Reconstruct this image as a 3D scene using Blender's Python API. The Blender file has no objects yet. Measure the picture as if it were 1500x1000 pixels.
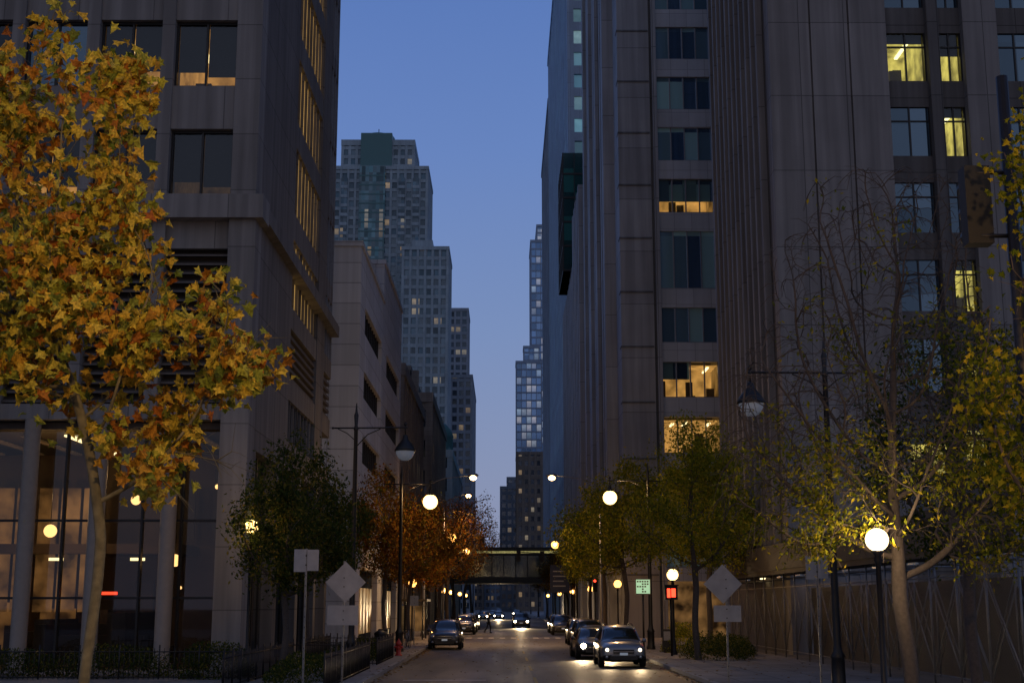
import bpy, math, random
import numpy as np
from mathutils import Vector, Matrix, noise

scene = bpy.context.scene
scene.view_settings.view_transform = 'Standard'
scene.view_settings.look = 'None'
scene.view_settings.exposure = 0
COL = scene.collection

# ------------------------------------------------------------------ materials
def new_mat(name):
    m = bpy.data.materials.new(name); m.use_nodes = True
    nt = m.node_tree; nt.nodes.clear()
    out = nt.nodes.new('ShaderNodeOutputMaterial')
    return m, nt, out

def N(nt, typ, **kw):
    n = nt.nodes.new(typ)
    for k, v in kw.items(): setattr(n, k, v)
    return n

def math_(nt, op, a, b=None, c=None):
    n = nt.nodes.new('ShaderNodeMath'); n.operation = op
    for i, v in enumerate((a, b, c)):
        if v is None: continue
        if isinstance(v, (int, float)): n.inputs[i].default_value = v
        else: nt.links.new(v, n.inputs[i])
    return n.outputs[0]

def mixc(nt, f, a, b, blend='MIX'):
    n = nt.nodes.new('ShaderNodeMix'); n.data_type = 'RGBA'; n.blend_type = blend
    for idx, v in ((0, f), (6, a), (7, b)):
        if isinstance(v, (int, float)): n.inputs[idx].default_value = v
        elif isinstance(v, tuple): n.inputs[idx].default_value = (*v[:3], 1)
        else: nt.links.new(v, n.inputs[idx])
    return n.outputs[2]

def simple(name, col, rough=0.6, metal=0.0, emis=None, estr=0.0, var=0.25, nscale=6.0, spec=0.5, evar=None):
    m, nt, out = new_mat(name)
    b = N(nt, 'ShaderNodeBsdfPrincipled')
    b.inputs['Roughness'].default_value = rough
    b.inputs['Metallic'].default_value = metal
    b.inputs['Specular IOR Level'].default_value = spec
    tc = N(nt, 'ShaderNodeTexCoord')
    nz = N(nt, 'ShaderNodeTexNoise'); nz.inputs['Scale'].default_value = nscale; nz.inputs['Detail'].default_value = 3
    nt.links.new(tc.outputs['Object'], nz.inputs['Vector'])
    c = mixc(nt, nz.outputs['Fac'], tuple(x*(1-var) for x in col), tuple(x*(1+var) for x in col))
    nt.links.new(c, b.inputs['Base Color'])
    if emis:
        b.inputs['Emission Color'].default_value = (*emis, 1)
        b.inputs['Emission Strength'].default_value = estr
        if evar:
            mr = N(nt, 'ShaderNodeMapRange'); mr.inputs[1].default_value = .35; mr.inputs[2].default_value = .7
            mr.inputs[3].default_value = estr*(1-evar); mr.inputs[4].default_value = estr*(1+evar)
            nt.links.new(nz.outputs['Fac'], mr.inputs[0]); nt.links.new(mr.outputs[0], b.inputs['Emission Strength'])
        m.cycles.emission_sampling = 'NONE'
    nt.links.new(b.outputs[0], out.inputs[0])
    return m

def emit(name, col, s, glassy=False):
    m, nt, out = new_mat(name)
    e = N(nt, 'ShaderNodeEmission'); e.inputs[0].default_value = (*col, 1); e.inputs[1].default_value = s
    if glassy:
        t = N(nt, 'ShaderNodeBsdfTransparent'); a = N(nt, 'ShaderNodeAddShader')
        nt.links.new(e.outputs[0], a.inputs[0]); nt.links.new(t.outputs[0], a.inputs[1]); nt.links.new(a.outputs[0], out.inputs[0])
    else: nt.links.new(e.outputs[0], out.inputs[0])
    m.cycles.emission_sampling = 'NONE'
    return m

def concrete(name, col, pw=3.0, ph=1.5, joint=0.02, dark=0.45, rough=0.85, var=0.22, streak=0.35, offset=0.0):
    """cast / precast concrete: panel joints, blotches, vertical weather streaks"""
    m, nt, out = new_mat(name)
    L = nt.links
    tc = N(nt, 'ShaderNodeTexCoord'); sp = N(nt, 'ShaderNodeSeparateXYZ'); L.new(tc.outputs['Object'], sp.inputs[0])
    u = math_(nt, 'ADD', sp.outputs[0], sp.outputs[1])
    cb = N(nt, 'ShaderNodeCombineXYZ'); L.new(u, cb.inputs[0]); L.new(sp.outputs[2], cb.inputs[1])
    br = N(nt, 'ShaderNodeTexBrick'); br.offset = offset; br.squash = 1
    br.inputs['Scale'].default_value = 1.0
    br.inputs['Brick Width'].default_value = pw; br.inputs['Row Height'].default_value = ph
    br.inputs['Mortar Size'].default_value = joint; br.inputs['Mortar Smooth'].default_value = 0.3
    br.inputs['Color1'].default_value = (1, 1, 1, 1); br.inputs['Color2'].default_value = (0.84, 0.84, 0.84, 1)
    br.inputs['Mortar'].default_value = (dark, dark, dark, 1)
    L.new(cb.outputs[0], br.inputs['Vector'])
    n1 = N(nt, 'ShaderNodeTexNoise'); n1.inputs['Scale'].default_value = 0.35; n1.inputs['Detail'].default_value = 4
    L.new(tc.outputs['Object'], n1.inputs['Vector'])
    cs = N(nt, 'ShaderNodeCombineXYZ'); L.new(math_(nt, 'MULTIPLY', u, 2.2), cs.inputs[0]); L.new(math_(nt, 'MULTIPLY', sp.outputs[2], 0.09), cs.inputs[1])
    n2 = N(nt, 'ShaderNodeTexNoise'); n2.noise_dimensions = '2D'; n2.inputs['Scale'].default_value = 1.0; n2.inputs['Detail'].default_value = 4
    L.new(cs.outputs[0], n2.inputs['Vector'])
    c = mixc(nt, n1.outputs['Fac'], tuple(x*(1-var) for x in col), tuple(x*(1+var) for x in col))
    st = N(nt, 'ShaderNodeMapRange'); st.inputs[1].default_value = 0.35; st.inputs[2].default_value = 0.7
    st.inputs[3].default_value = 1-streak; st.inputs[4].default_value = 1.0
    L.new(n2.outputs['Fac'], st.inputs[0])
    c = mixc(nt, 1.0, c, br.outputs['Color'], 'MULTIPLY')
    c = mixc(nt, 1.0, c, st.outputs[0], 'MULTIPLY')
    b = N(nt, 'ShaderNodeBsdfPrincipled'); b.inputs['Roughness'].default_value = rough
    L.new(c, b.inputs['Base Color'])
    L.new(b.outputs[0], out.inputs[0])
    return m

def window_grid(name, bay, fh, pu, pz, frac, tint=(0.02, 0.03, 0.04), lit=(1.0, 0.62, 0.28), strength=0.8, sub=1, rough=0.12, refl=0.2, gcol=(0.6, 0.8, 1), vary=1.0, lit2=(1.0, 0.85, 0.6)):
    """glass with one random state per window cell (dark, blinds, lit)"""
    m, nt, out = new_mat(name); L = nt.links
    tc = N(nt, 'ShaderNodeTexCoord'); sp = N(nt, 'ShaderNodeSeparateXYZ'); L.new(tc.outputs['Object'], sp.inputs[0])
    u = math_(nt, 'ADD', sp.outputs[0], sp.outputs[1])
    uu = math_(nt, 'DIVIDE', math_(nt, 'SUBTRACT', u, pu), bay/sub)
    vv = math_(nt, 'DIVIDE', math_(nt, 'SUBTRACT', sp.outputs[2], pz), fh)
    cb = N(nt, 'ShaderNodeCombineXYZ')
    L.new(math_(nt, 'FLOOR', uu), cb.inputs[0]); L.new(math_(nt, 'FLOOR', vv), cb.inputs[1])
    wn = N(nt, 'ShaderNodeTexWhiteNoise'); wn.noise_dimensions = '2D'; L.new(cb.outputs[0], wn.inputs['Vector'])
    sc = N(nt, 'ShaderNodeSeparateColor'); L.new(wn.outputs['Color'], sc.inputs[0])
    isl = math_(nt, 'LESS_THAN', wn.outputs['Value'], frac)
    fv = math_(nt, 'FRACT', vv)
    n1 = N(nt, 'ShaderNodeTexNoise'); n1.inputs['Scale'].default_value = 1.3; n1.inputs['Detail'].default_value = 2
    L.new(tc.outputs['Object'], n1.inputs['Vector'])
    st = math_(nt, 'MULTIPLY', isl, math_(nt, 'MULTIPLY', math_(nt, 'ADD', math_(nt, 'MULTIPLY', sc.outputs[0], 0.9), 0.15),
               math_(nt, 'ADD', 0.25, math_(nt, 'MULTIPLY', fv, n1.outputs['Fac']))))
    st = math_(nt, 'MULTIPLY', st, strength*1.6)
    col = mixc(nt, sc.outputs[1], lit, lit2)
    base = mixc(nt, math_(nt, 'MULTIPLY', sc.outputs[2], sc.outputs[2]), tuple(x*0.5 for x in tint), tuple(min(1, x*(1+2.2*vary)) for x in tint))
    df = N(nt, 'ShaderNodeBsdfDiffuse'); L.new(base, df.inputs[0])
    gl = N(nt, 'ShaderNodeBsdfGlossy'); gl.inputs['Roughness'].default_value = rough; gl.inputs[0].default_value = (*gcol, 1)
    mx = N(nt, 'ShaderNodeMixShader')
    L.new(math_(nt, 'MULTIPLY', math_(nt, 'ADD', math_(nt, 'MULTIPLY', sc.outputs[1], 0.6), 0.4), refl), mx.inputs[0])
    L.new(df.outputs[0], mx.inputs[1]); L.new(gl.outputs[0], mx.inputs[2])
    em = N(nt, 'ShaderNodeEmission'); L.new(col, em.inputs[0]); L.new(st, em.inputs[1])
    ad = N(nt, 'ShaderNodeAddShader'); L.new(mx.outputs[0], ad.inputs[0]); L.new(em.outputs[0], ad.inputs[1])
    L.new(ad.outputs[0], out.inputs[0])
    m.cycles.emission_sampling = 'NONE'
    return m

def clear_glass(name, tint=(0.8, 0.85, 0.85), refl=0.1):
    m, nt, out = new_mat(name); L = nt.links
    t = N(nt, 'ShaderNodeBsdfTransparent'); t.inputs[0].default_value = (*tint, 1)
    g = N(nt, 'ShaderNodeBsdfGlossy'); g.inputs['Roughness'].default_value = 0.02; g.inputs[0].default_value = (.6, .7, .8, 1)
    lw = N(nt, 'ShaderNodeLayerWeight'); lw.inputs[0].default_value = 0.3
    f = math_(nt, 'MINIMUM', math_(nt, 'ADD', lw.outputs['Fresnel'], refl*0.4), 0.8)
    mx = N(nt, 'ShaderNodeMixShader'); L.new(f, mx.inputs[0]); L.new(t.outputs[0], mx.inputs[1]); L.new(g.outputs[0], mx.inputs[2])
    L.new(mx.outputs[0], out.inputs[0])
    return m

def leafmat(name, stops, trans=0.45, rough=0.55, mottled=False):
    m, nt, out = new_mat(name); L = nt.links
    g = N(nt, 'ShaderNodeNewGeometry')
    cr = N(nt, 'ShaderNodeValToRGB'); el = cr.color_ramp.elements
    el[0].position = stops[0][0]; el[0].color = (*stops[0][1], 1)
    el[1].position = stops[-1][0]; el[1].color = (*stops[-1][1], 1)
    for p, c in stops[1:-1]:
        e = el.new(p); e.color = (*c, 1)
    L.new(g.outputs['Random Per Island'], cr.inputs[0])
    c = cr.outputs[0]
    if mottled:
        tc = N(nt, 'ShaderNodeTexCoord'); nz = N(nt, 'ShaderNodeTexNoise'); nz.inputs['Scale'].default_value = 26; nz.inputs['Detail'].default_value = 2
        L.new(tc.outputs['Object'], nz.inputs['Vector'])
        mr = N(nt, 'ShaderNodeMapRange'); mr.inputs[1].default_value = .3; mr.inputs[2].default_value = .7; mr.inputs[3].default_value = 0.4; mr.inputs[4].default_value = 1.35; L.new(nz.outputs['Fac'], mr.inputs[0])
        c = mixc(nt, 1.0, c, mr.outputs[0], 'MULTIPLY')
    d = N(nt, 'ShaderNodeBsdfDiffuse'); L.new(c, d.inputs[0])
    if mottled:
        d = N(nt, 'ShaderNodeBsdfPrincipled'); d.inputs['Roughness'].default_value = rough; L.new(c, d.inputs['Base Color']); d.inputs['Specular IOR Level'].default_value = 0.25
    t = N(nt, 'ShaderNodeBsdfTranslucent'); L.new(c, t.inputs[0])
    mx = N(nt, 'ShaderNodeMixShader'); mx.inputs[0].default_value = trans
    L.new(d.outputs[0], mx.inputs[1]); L.new(t.outputs[0], mx.inputs[2]); L.new(mx.outputs[0], out.inputs[0])
    return m

# ------------------------------------------------------------------ mesh builder
class B:
    def __init__(s): s.v = []; s.f = []; s.m = []; s.mats = []; s.sm = []
    def mi(s, mat):
        if mat not in s.mats: s.mats.append(mat)
        return s.mats.index(mat)
    def poly(s, pts, mat, smooth=False):
        k = len(s.v); s.v += [tuple(p) for p in pts]; s.f.append(tuple(range(k, k+len(pts)))); s.m.append(s.mi(mat)); s.sm.append(smooth)
    def box(s, x0, x1, y0, y1, z0, z1, mat):
        k = len(s.v); i = s.mi(mat)
        s.v += [(x0,y0,z0),(x1,y0,z0),(x1,y1,z0),(x0,y1,z0),(x0,y0,z1),(x1,y0,z1),(x1,y1,z1),(x0,y1,z1)]
        for f in ((0,3,2,1),(4,5,6,7),(0,1,5,4),(1,2,6,5),(2,3,7,6),(3,0,4,7)):
            s.f.append(tuple(k+j for j in f)); s.m.append(i); s.sm.append(False)
    def tube(s, pts, radii, mat, seg=8, cap=True, smooth=True):
        i = s.mi(mat); k = len(s.v); n = len(pts); pts = [Vector(p) for p in pts]
        if not hasattr(radii, '__len__'): radii = [radii]*n
        up = Vector((0, 0, 1))
        for a in range(n):
            t = (pts[min(a+1, n-1)]-pts[max(a-1, 0)])
            if t.length < 1e-9: t = Vector((0, 0, 1))
            t.normalize()
            r = t.cross(Vector((0.31, 0.95, 0.02)) if abs(t.z) > 0.8 else up).normalized(); q = t.cross(r)
            for j in range(seg):
                an = 2*math.pi*j/seg
                s.v.append(tuple(pts[a]+(r*math.cos(an)+q*math.sin(an))*radii[a]))
        for a in range(n-1):
            for j in range(seg):
                j2 = (j+1) % seg
                s.f.append((k+a*seg+j, k+a*seg+j2, k+(a+1)*seg+j2, k+(a+1)*seg+j)); s.m.append(i); s.sm.append(smooth)
        if cap:
            s.f.append(tuple(k+j for j in range(seg))[::-1]); s.m.append(i); s.sm.append(False)
            s.f.append(tuple(k+(n-1)*seg+j for j in range(seg))); s.m.append(i); s.sm.append(False)
    def lathe(s, c, prof, mat, seg=16, smooth=True, axis='z'):
        i = s.mi(mat); k = len(s.v)
        for r, z in prof:
            for j in range(seg):
                an = 2*math.pi*j/seg
                p = (r*math.cos(an), r*math.sin(an), z)
                if axis == 'x': p = (z, p[0], p[1])
                if axis == 'y': p = (p[0], z, p[1])
                s.v.append((c[0]+p[0], c[1]+p[1], c[2]+p[2]))
        for a in range(len(prof)-1):
            for j in range(seg):
                j2 = (j+1) % seg
                s.f.append((k+a*seg+j, k+a*seg+j2, k+(a+1)*seg+j2, k+(a+1)*seg+j)); s.m.append(i); s.sm.append(smooth)
    def ball(s, c, r, mat, seg=16, sz=1.0):
        n = 9
        s.lathe(c, [(max(1e-4, r*math.sin(math.pi*a/n)), -r*sz*math.cos(math.pi*a/n)) for a in range(n+1)], mat, seg)
    def obj(s, name, parent=None, loc=(0, 0, 0), rotz=0.0):
        me = bpy.data.meshes.new(name); me.from_pydata(s.v, [], s.f)
        for m in s.mats: me.materials.append(m)
        me.polygons.foreach_set('material_index', s.m); me.polygons.foreach_set('use_smooth', s.sm); me.update()
        o = bpy.data.objects.new(name, me); COL.objects.link(o); o.location = loc; o.rotation_euler = (0, 0, rotz)
        if parent: o.parent = parent
        return o

def empty(name, loc=(0, 0, 0), rotz=0.0):
    o = bpy.data.objects.new(name, None); COL.objects.link(o); o.location = loc; o.rotation_euler = (0, 0, rotz); o.empty_display_size = 0.2
    return o

def dup(src, loc, rotz=0.0, scale=1.0):
    """linked copy of a top-level object with its children"""
    o = src.copy(); COL.objects.link(o); o.location = loc; o.rotation_euler = (0, 0, rotz); o.scale = (scale,)*3
    for c in src.children:
        d = c.copy(); COL.objects.link(d); d.parent = o
    return o

def bulb(parent, loc, energy, col, r=.1, down=False):
    l = bpy.data.lights.new('bulb', 'SPOT' if down else 'POINT'); l.energy = energy; l.color = col; l.shadow_soft_size = r
    if down: l.spot_size = math.radians(138); l.spot_blend = .5
    o = bpy.data.objects.new('bulb', l); COL.objects.link(o); o.parent = parent; o.location = loc

WARM = (1.0, 0.58, 0.24); SOD = (1.0, 0.46, 0.13)
# ------------------------------------------------------------------ palette
M = {}
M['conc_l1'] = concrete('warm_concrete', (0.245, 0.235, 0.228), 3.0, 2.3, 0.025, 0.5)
M['conc_l1s'] = concrete('shaded_side_concrete', (0.165, 0.156, 0.152), 2.2, 2.3, 0.03, 0.45)  # darker copy of the front concrete: street face's shade is in the colour
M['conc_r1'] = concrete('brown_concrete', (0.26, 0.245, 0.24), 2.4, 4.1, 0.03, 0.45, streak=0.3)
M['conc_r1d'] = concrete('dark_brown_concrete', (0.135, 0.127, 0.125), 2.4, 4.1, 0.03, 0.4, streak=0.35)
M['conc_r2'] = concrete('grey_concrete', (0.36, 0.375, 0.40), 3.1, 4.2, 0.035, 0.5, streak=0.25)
M['conc_r2d'] = concrete('grey_concrete_shaded', (0.16, 0.17, 0.185), 3.1, 4.2, 0.035, 0.5, streak=0.4)  # darker copy: shade between the ribs put into the colour; joint strips too
M['white_panel'] = concrete('white_panel', (0.58, 0.60, 0.63), 2.6, 1.35, 0.035, 0.5, streak=0.18, var=0.08)
M['brown_stone'] = concrete('brown_stone', (0.22, 0.20, 0.18), 1.2, 0.6, 0.02, 0.6)
M['tower_stone'] = concrete('hazy_tower_precast', (0.32, 0.41, 0.47), 3, 3.1, 0.05, 0.7, streak=0.15)  # blue of distant haze mixed into the base colour
M['tower_grey'] = concrete('tower_grey', (0.27, 0.33, 0.40), 3, 3.1, 0.05, 0.7, streak=0.15)
M['steel_blue'] = concrete('blue_metal_panel', (0.23, 0.33, 0.47), 1.5, 3.6, 0.03, 0.6, rough=0.4, streak=0.1)
M['spandrel'] = concrete('spandrel_panel', (0.42, 0.45, 0.50), 1.35, 1.2, 0.02, 0.5, rough=0.45, streak=0.1)
M['copper'] = simple('green_copper_roof', (0.07, 0.17, 0.18), 0.6)
M['frame'] = simple('dark_window_frame', (0.025, 0.025, 0.027), 0.4, 0.5)
M['frame_l'] = simple('aluminium_frame', (0.22, 0.22, 0.24), 0.4, 0.7)
M['louver'] = simple('louver_metal', (0.09, 0.08, 0.075), 0.6, 0.3)
M['black'] = simple('black_painted_steel', (0.012, 0.012, 0.013), 0.45, 0.3)
M['greysteel'] = simple('galvanised_steel', (0.2, 0.2, 0.2), 0.5, 0.8)
M['signback'] = simple('sign_back_aluminium', (0.30, 0.30, 0.31), 0.45, 0.5, var=0.3, nscale=3)
M['room'] = simple('glowing_room_wall', (0.3, 0.24, 0.15), 0.9, emis=(1.0, 0.50, 0.12), estr=0.42, var=0.5, nscale=0.9, evar=.6)  # lamp light on the room walls is put in as emission
M['roomdim'] = simple('dim_glowing_wall', (0.15, 0.12, 0.1), 0.9, emis=(0.9, 0.5, 0.2), estr=0.035, var=0.5, evar=.7)  # faint room light put in as emission as well
M['roomfurn'] = simple('office_furniture', (0.05, 0.04, 0.035), 0.6)
M['upper_dark'] = simple('dark_upper_window', (0.03, 0.038, 0.05), 0.8)  # dark sheets painting the dim upper part of lit windows
M['tube'] = emit('ceiling_light', (1.0, 0.78, 0.38), 3.2)
M['tube_g'] = emit('fluorescent_light', (1.0, 0.95, 0.45), 2.4)
M['room_g'] = simple('fluorescent_glow_wall', (0.4, 0.38, 0.2), 0.9, emis=(0.85, 0.72, 0.16), estr=0.42, var=0.5, nscale=1.2, evar=.7)  # fluorescent light on these walls is emission of the wall itself
M['clear'] = clear_glass('clear_glass', (0.85, 0.85, 0.82))
M['clear_d'] = clear_glass('lobby_glass', (0.62, 0.6, 0.56), 0.12)
M['globe'] = emit('lit_globe', (1.0, 0.62, 0.2), 2.6, True)
M['globe_white'] = emit('lit_globe_white', (1.0, 0.76, 0.36), 2.2, True)
M['globe_o'] = emit('sodium_globe', (1.0, 0.44, 0.09), 2.4, True)
M['cobra'] = emit('cobra_lens', (1.0, 0.6, 0.24), 14)
M['lampglass'] = simple('unlit_lamp_glass_glow', (0.35, 0.37, 0.4), 0.15, 0, (0.7, 0.8, 1), 0.05, var=0.1)  # lamp is off; a faint blue glow is put into its glass
M['red_em'] = emit('red_signal', (1.0, 0.05, 0.02), 4)
M['green_em'] = emit('green_sign_light', (0.55, 0.85, 0.5), 0.75)
M['bark'] = simple('bark', (0.075, 0.06, 0.05), 0.95, var=0.5, nscale=14)
M['bark_l'] = simple('pale_bark', (0.13, 0.115, 0.065), 0.95, var=0.75, nscale=9)
M['yellow'] = simple('yellow_road_paint', (0.30, 0.21, 0.05), 0.7, var=0.6, nscale=2)
M['white'] = simple('white_road_paint', (0.42, 0.40, 0.37), 0.7, var=0.7, nscale=1.6)
M['kerb'] = simple('kerb_concrete', (0.27, 0.24, 0.21), 0.85, var=0.35, nscale=1.5)
M['soil'] = simple('planting_soil', (0.03, 0.022, 0.016), 1.0)
M['red'] = simple('red_paint', (0.4, 0.03, 0.02), 0.45)
M['leaf_or'] = leafmat('autumn_leaves_near', [(0, (0.34, 0.10, 0.012)), (0.15, (0.46, 0.21, 0.02)), (0.35, (0.60, 0.40, 0.04)), (0.6, (0.66, 0.52, 0.06)), (0.82, (0.42, 0.42, 0.05)), (1, (0.14, 0.2, 0.03))], 0.4, mottled=True)
M['leaf_rust'] = leafmat('rust_leaves', [(0, (0.10, 0.03, 0.01)), (0.4, (0.22, 0.09, 0.015)), (.75, (0.26, 0.15, 0.02)), (1, (0.10, 0.11, 0.02))])
M['leaf_yg'] = leafmat('yellow_green_leaves', [(0, (0.08, 0.11, 0.012)), (0.5, (0.21, 0.22, 0.02)), (1, (0.42, 0.32, 0.025))])
M['leaf_dg'] = leafmat('dark_green_leaves', [(0, (0.025, 0.045, 0.014)), (0.6, (0.06, 0.085, 0.02)), (1, (0.2, 0.16, 0.03))])
M['leaf_fall'] = leafmat('fallen_leaf', [(0, (0.12, 0.05, 0.015)), (0.6, (0.22, 0.12, 0.03)), (1, (0.3, 0.2, 0.05))], 0.1)

def asphalt():
    m, nt, out = new_mat('asphalt'); L = nt.links
    tc = N(nt, 'ShaderNodeTexCoord')
    n1 = N(nt, 'ShaderNodeTexNoise'); n1.inputs['Scale'].default_value = 0.25; n1.inputs['Detail'].default_value = 7
    mp = N(nt, 'ShaderNodeMapping'); mp.inputs['Scale'].default_value = (1.6, 0.18, 1); L.new(tc.outputs['Object'], mp.inputs[0])
    L.new(mp.outputs[0], n1.inputs['Vector'])
    n2 = N(nt, 'ShaderNodeTexNoise'); n2.inputs['Scale'].default_value = 30; n2.inputs['Detail'].default_value = 4; L.new(tc.outputs['Object'], n2.inputs['Vector'])
    vo = N(nt, 'ShaderNodeTexVoronoi'); vo.feature = 'DISTANCE_TO_EDGE'; vo.inputs['Scale'].default_value = 0.22
    wv = N(nt, 'ShaderNodeTexNoise'); wv.inputs['Scale'].default_value = 0.8; L.new(tc.outputs['Object'], wv.inputs['Vector'])
    va = N(nt, 'ShaderNodeVectorMath'); va.operation = 'ADD'; L.new(tc.outputs['Object'], va.inputs[0]); L.new(wv.outputs['Color'], va.inputs[1]); L.new(va.outputs[0], vo.inputs['Vector'])
    crack = math_(nt, 'GREATER_THAN', vo.outputs['Distance'], 0.008)
    c = mixc(nt, n1.outputs['Fac'], (0.038, 0.034, 0.030), (0.115, 0.10, 0.083))
    br = N(nt, 'ShaderNodeTexBrick'); br.offset = .37; br.inputs['Scale'].default_value = 1; br.inputs['Brick Width'].default_value = 3.7; br.inputs['Row Height'].default_value = 11
    br.inputs['Mortar Size'].default_value = .03; br.inputs['Color1'].default_value = (1, 1, 1, 1); br.inputs['Color2'].default_value = (.6, .6, .6, 1); br.inputs['Mortar'].default_value = (.4, .4, .4, 1)
    L.new(tc.outputs['Object'], br.inputs['Vector']); c = mixc(nt, 1.0, c, br.outputs['Color'], 'MULTIPLY')
    c = mixc(nt, math_(nt, 'MULTIPLY', n2.outputs['Fac'], 0.5), c, (0.022, 0.021, 0.02))
    c = mixc(nt, crack, (0.012, 0.012, 0.012), c)
    b = N(nt, 'ShaderNodeBsdfPrincipled'); L.new(c, b.inputs['Base Color'])
    r = N(nt, 'ShaderNodeMapRange'); r.inputs[1].default_value = 0.35; r.inputs[2].default_value = 0.65; r.inputs[3].default_value = 0.45; r.inputs[4].default_value = 0.68
    L.new(n1.outputs['Fac'], r.inputs[0]); L.new(r.outputs[0], b.inputs['Roughness'])
    b.inputs['Specular IOR Level'].default_value = 0.3
    bp = N(nt, 'ShaderNodeBump'); bp.inputs['Strength'].default_value = 0.4; bp.inputs['Distance'].default_value = 0.012
    L.new(n2.outputs['Fac'], bp.inputs['Height']); L.new(bp.outputs[0], b.inputs['Normal'])
    L.new(b.outputs[0], out.inputs[0]); return m
M['asphalt'] = asphalt()
def paving():
    m, nt, out = new_mat('pavement_slabs'); L = nt.links
    tc = N(nt, 'ShaderNodeTexCoord')
    br = N(nt, 'ShaderNodeTexBrick'); br.offset = 0; br.inputs['Scale'].default_value = 1
    br.inputs['Brick Width'].default_value = 1.5; br.inputs['Row Height'].default_value = 1.5; br.inputs['Mortar Size'].default_value = 0.02
    br.inputs['Color1'].default_value = (0.22, 0.20, 0.18, 1); br.inputs['Color2'].default_value = (0.17, 0.15, 0.135, 1); br.inputs['Mortar'].default_value = (0.05, 0.045, 0.04, 1)
    L.new(tc.outputs['Object'], br.inputs['Vector'])
    n = N(nt, 'ShaderNodeTexNoise'); n.inputs['Scale'].default_value = 1.1; n.inputs['Detail'].default_value = 6; L.new(tc.outputs['Object'], n.inputs['Vector'])
    mr = N(nt, 'ShaderNodeMapRange'); mr.inputs[3].default_value = 0.5; mr.inputs[4].default_value = 1.3; L.new(n.outputs['Fac'], mr.inputs[0])
    c = mixc(nt, 1.0, br.outputs['Color'], mr.outputs[0], 'MULTIPLY')
    b = N(nt, 'ShaderNodeBsdfPrincipled'); b.inputs['Roughness'].default_value = 0.7; L.new(c, b.inputs['Base Color'])
    L.new(b.outputs[0], out.inputs[0]); return m
M['paving'] = paving()

# ------------------------------------------------------------------ ground
KL, KR = -4.4, 6.5
b = B(); b.poly([(-2500, -600, -0.004), (2500, -600, -0.004), (2500, 4000, -0.004), (-2500, 4000, -0.004)], M['soil']); b.obj('ground')
b = B()
for i in range(40):
    y0 = -30+i*16
    b.poly([(KL, y0, 0), (KR, y0, 0), (KR, y0+16, 0), (KL, y0+16, 0)], M['asphalt'])
b.obj('road')
def pavement(name, x0, x1, side):
    b = B()
    b.box(x0, x1, -30, 610, -0.1, 0.13, M['paving'])
    if side < 0: b.box(x1, x1+0.16, -30, 610, -0.1, 0.137, M['kerb'])
    else: b.box(x0-0.16, x0, -30, 610, -0.1, 0.137, M['kerb'])
    b.obj(name)
pavement('pavement', -60, KL-0.16, -1)
pavement('pavement', KR+0.16, 60, 1)
b = B()
for i in range(16):
    if 3 < i < 6: continue
    b.poly([(1.02, 44+i*9, 0.004), (1.13, 44+i*9, 0.004), (1.13, 48+i*9, 0.004), (1.02, 48+i*9, 0.004)], M['yellow'])
for y in (102.5, 105.6):
    b.poly([(KL+0.5, y, 0.004), (KR-0.4, y, 0.004), (KR-0.4, y+0.35, 0.004), (KL+0.5, y+0.35, 0.004)], M['white'])
for i in range(12):
    x = KL+0.7+i*0.85
    b.poly([(x, 103.0, 0.004), (x+.4, 103.0, 0.004), (x+.4, 105.4, 0.004), (x, 105.4, 0.004)], M['white'])
b.poly([(-3.4, 46.2, 0.004), (-.6, 46.2, 0.004), (-.6, 46.5, 0.004), (-3.4, 46.5, 0.004)], M['white'])
b.obj('road_markings')
b = B()
b.lathe((1.9, 57, 0.004), [(0.001, 0), (0.34, 0)], M['black'], 20); b.lathe((1.9, 57, 0.003), [(0.34, 0), (0.4, 0)], M['greysteel'], 20)
b.obj('manhole_cover')

# ------------------------------------------------------------------ generic gridded block
def block(b, x0, x1, y0, y1, z0, z1, wall, glass, bay, fh, sp, pw, dpier=0.35, dband=0.22, parapet=1.2):
    b.box(x0, x1, y0, y1, z0, z1, glass)
    z = z0
    while z < z1-0.3:
        zt = min(z+sp, z1)
        b.box(x0-dband, x1+dband, y0-dband, y1+dband, z, zt, wall); z += fh
    b.box(x0-dpier-0.12, x1+dpier+0.12, y0-dpier-0.12, y1+dpier+0.12, z1, z1+parapet, wall)
    n = int(round((x1-x0)/bay))
    for i in range(n+1):
        x = x0+i*bay
        b.box(x-pw/2, x+pw/2, y0-dpier, y0+0.1, z0, z1-0.005, wall)
    n = int((y1-y0)/bay)
    for i in range(n+1):
        y = y0+i*bay
        if i == 0: y += 0.02
        b.box(x0-dpier+0.01, x0+0.1, y-pw/2+0.013, y+pw/2+0.013, z0, z1-0.007, wall)
        b.box(x1-0.1, x1+dpier-0.01, y-pw/2+0.013, y+pw/2+0.013, z0, z1-0.007, wall)

def fitbay(x0, x1, bay): return (x1-x0)/max(1, round((x1-x0)/bay))

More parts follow.
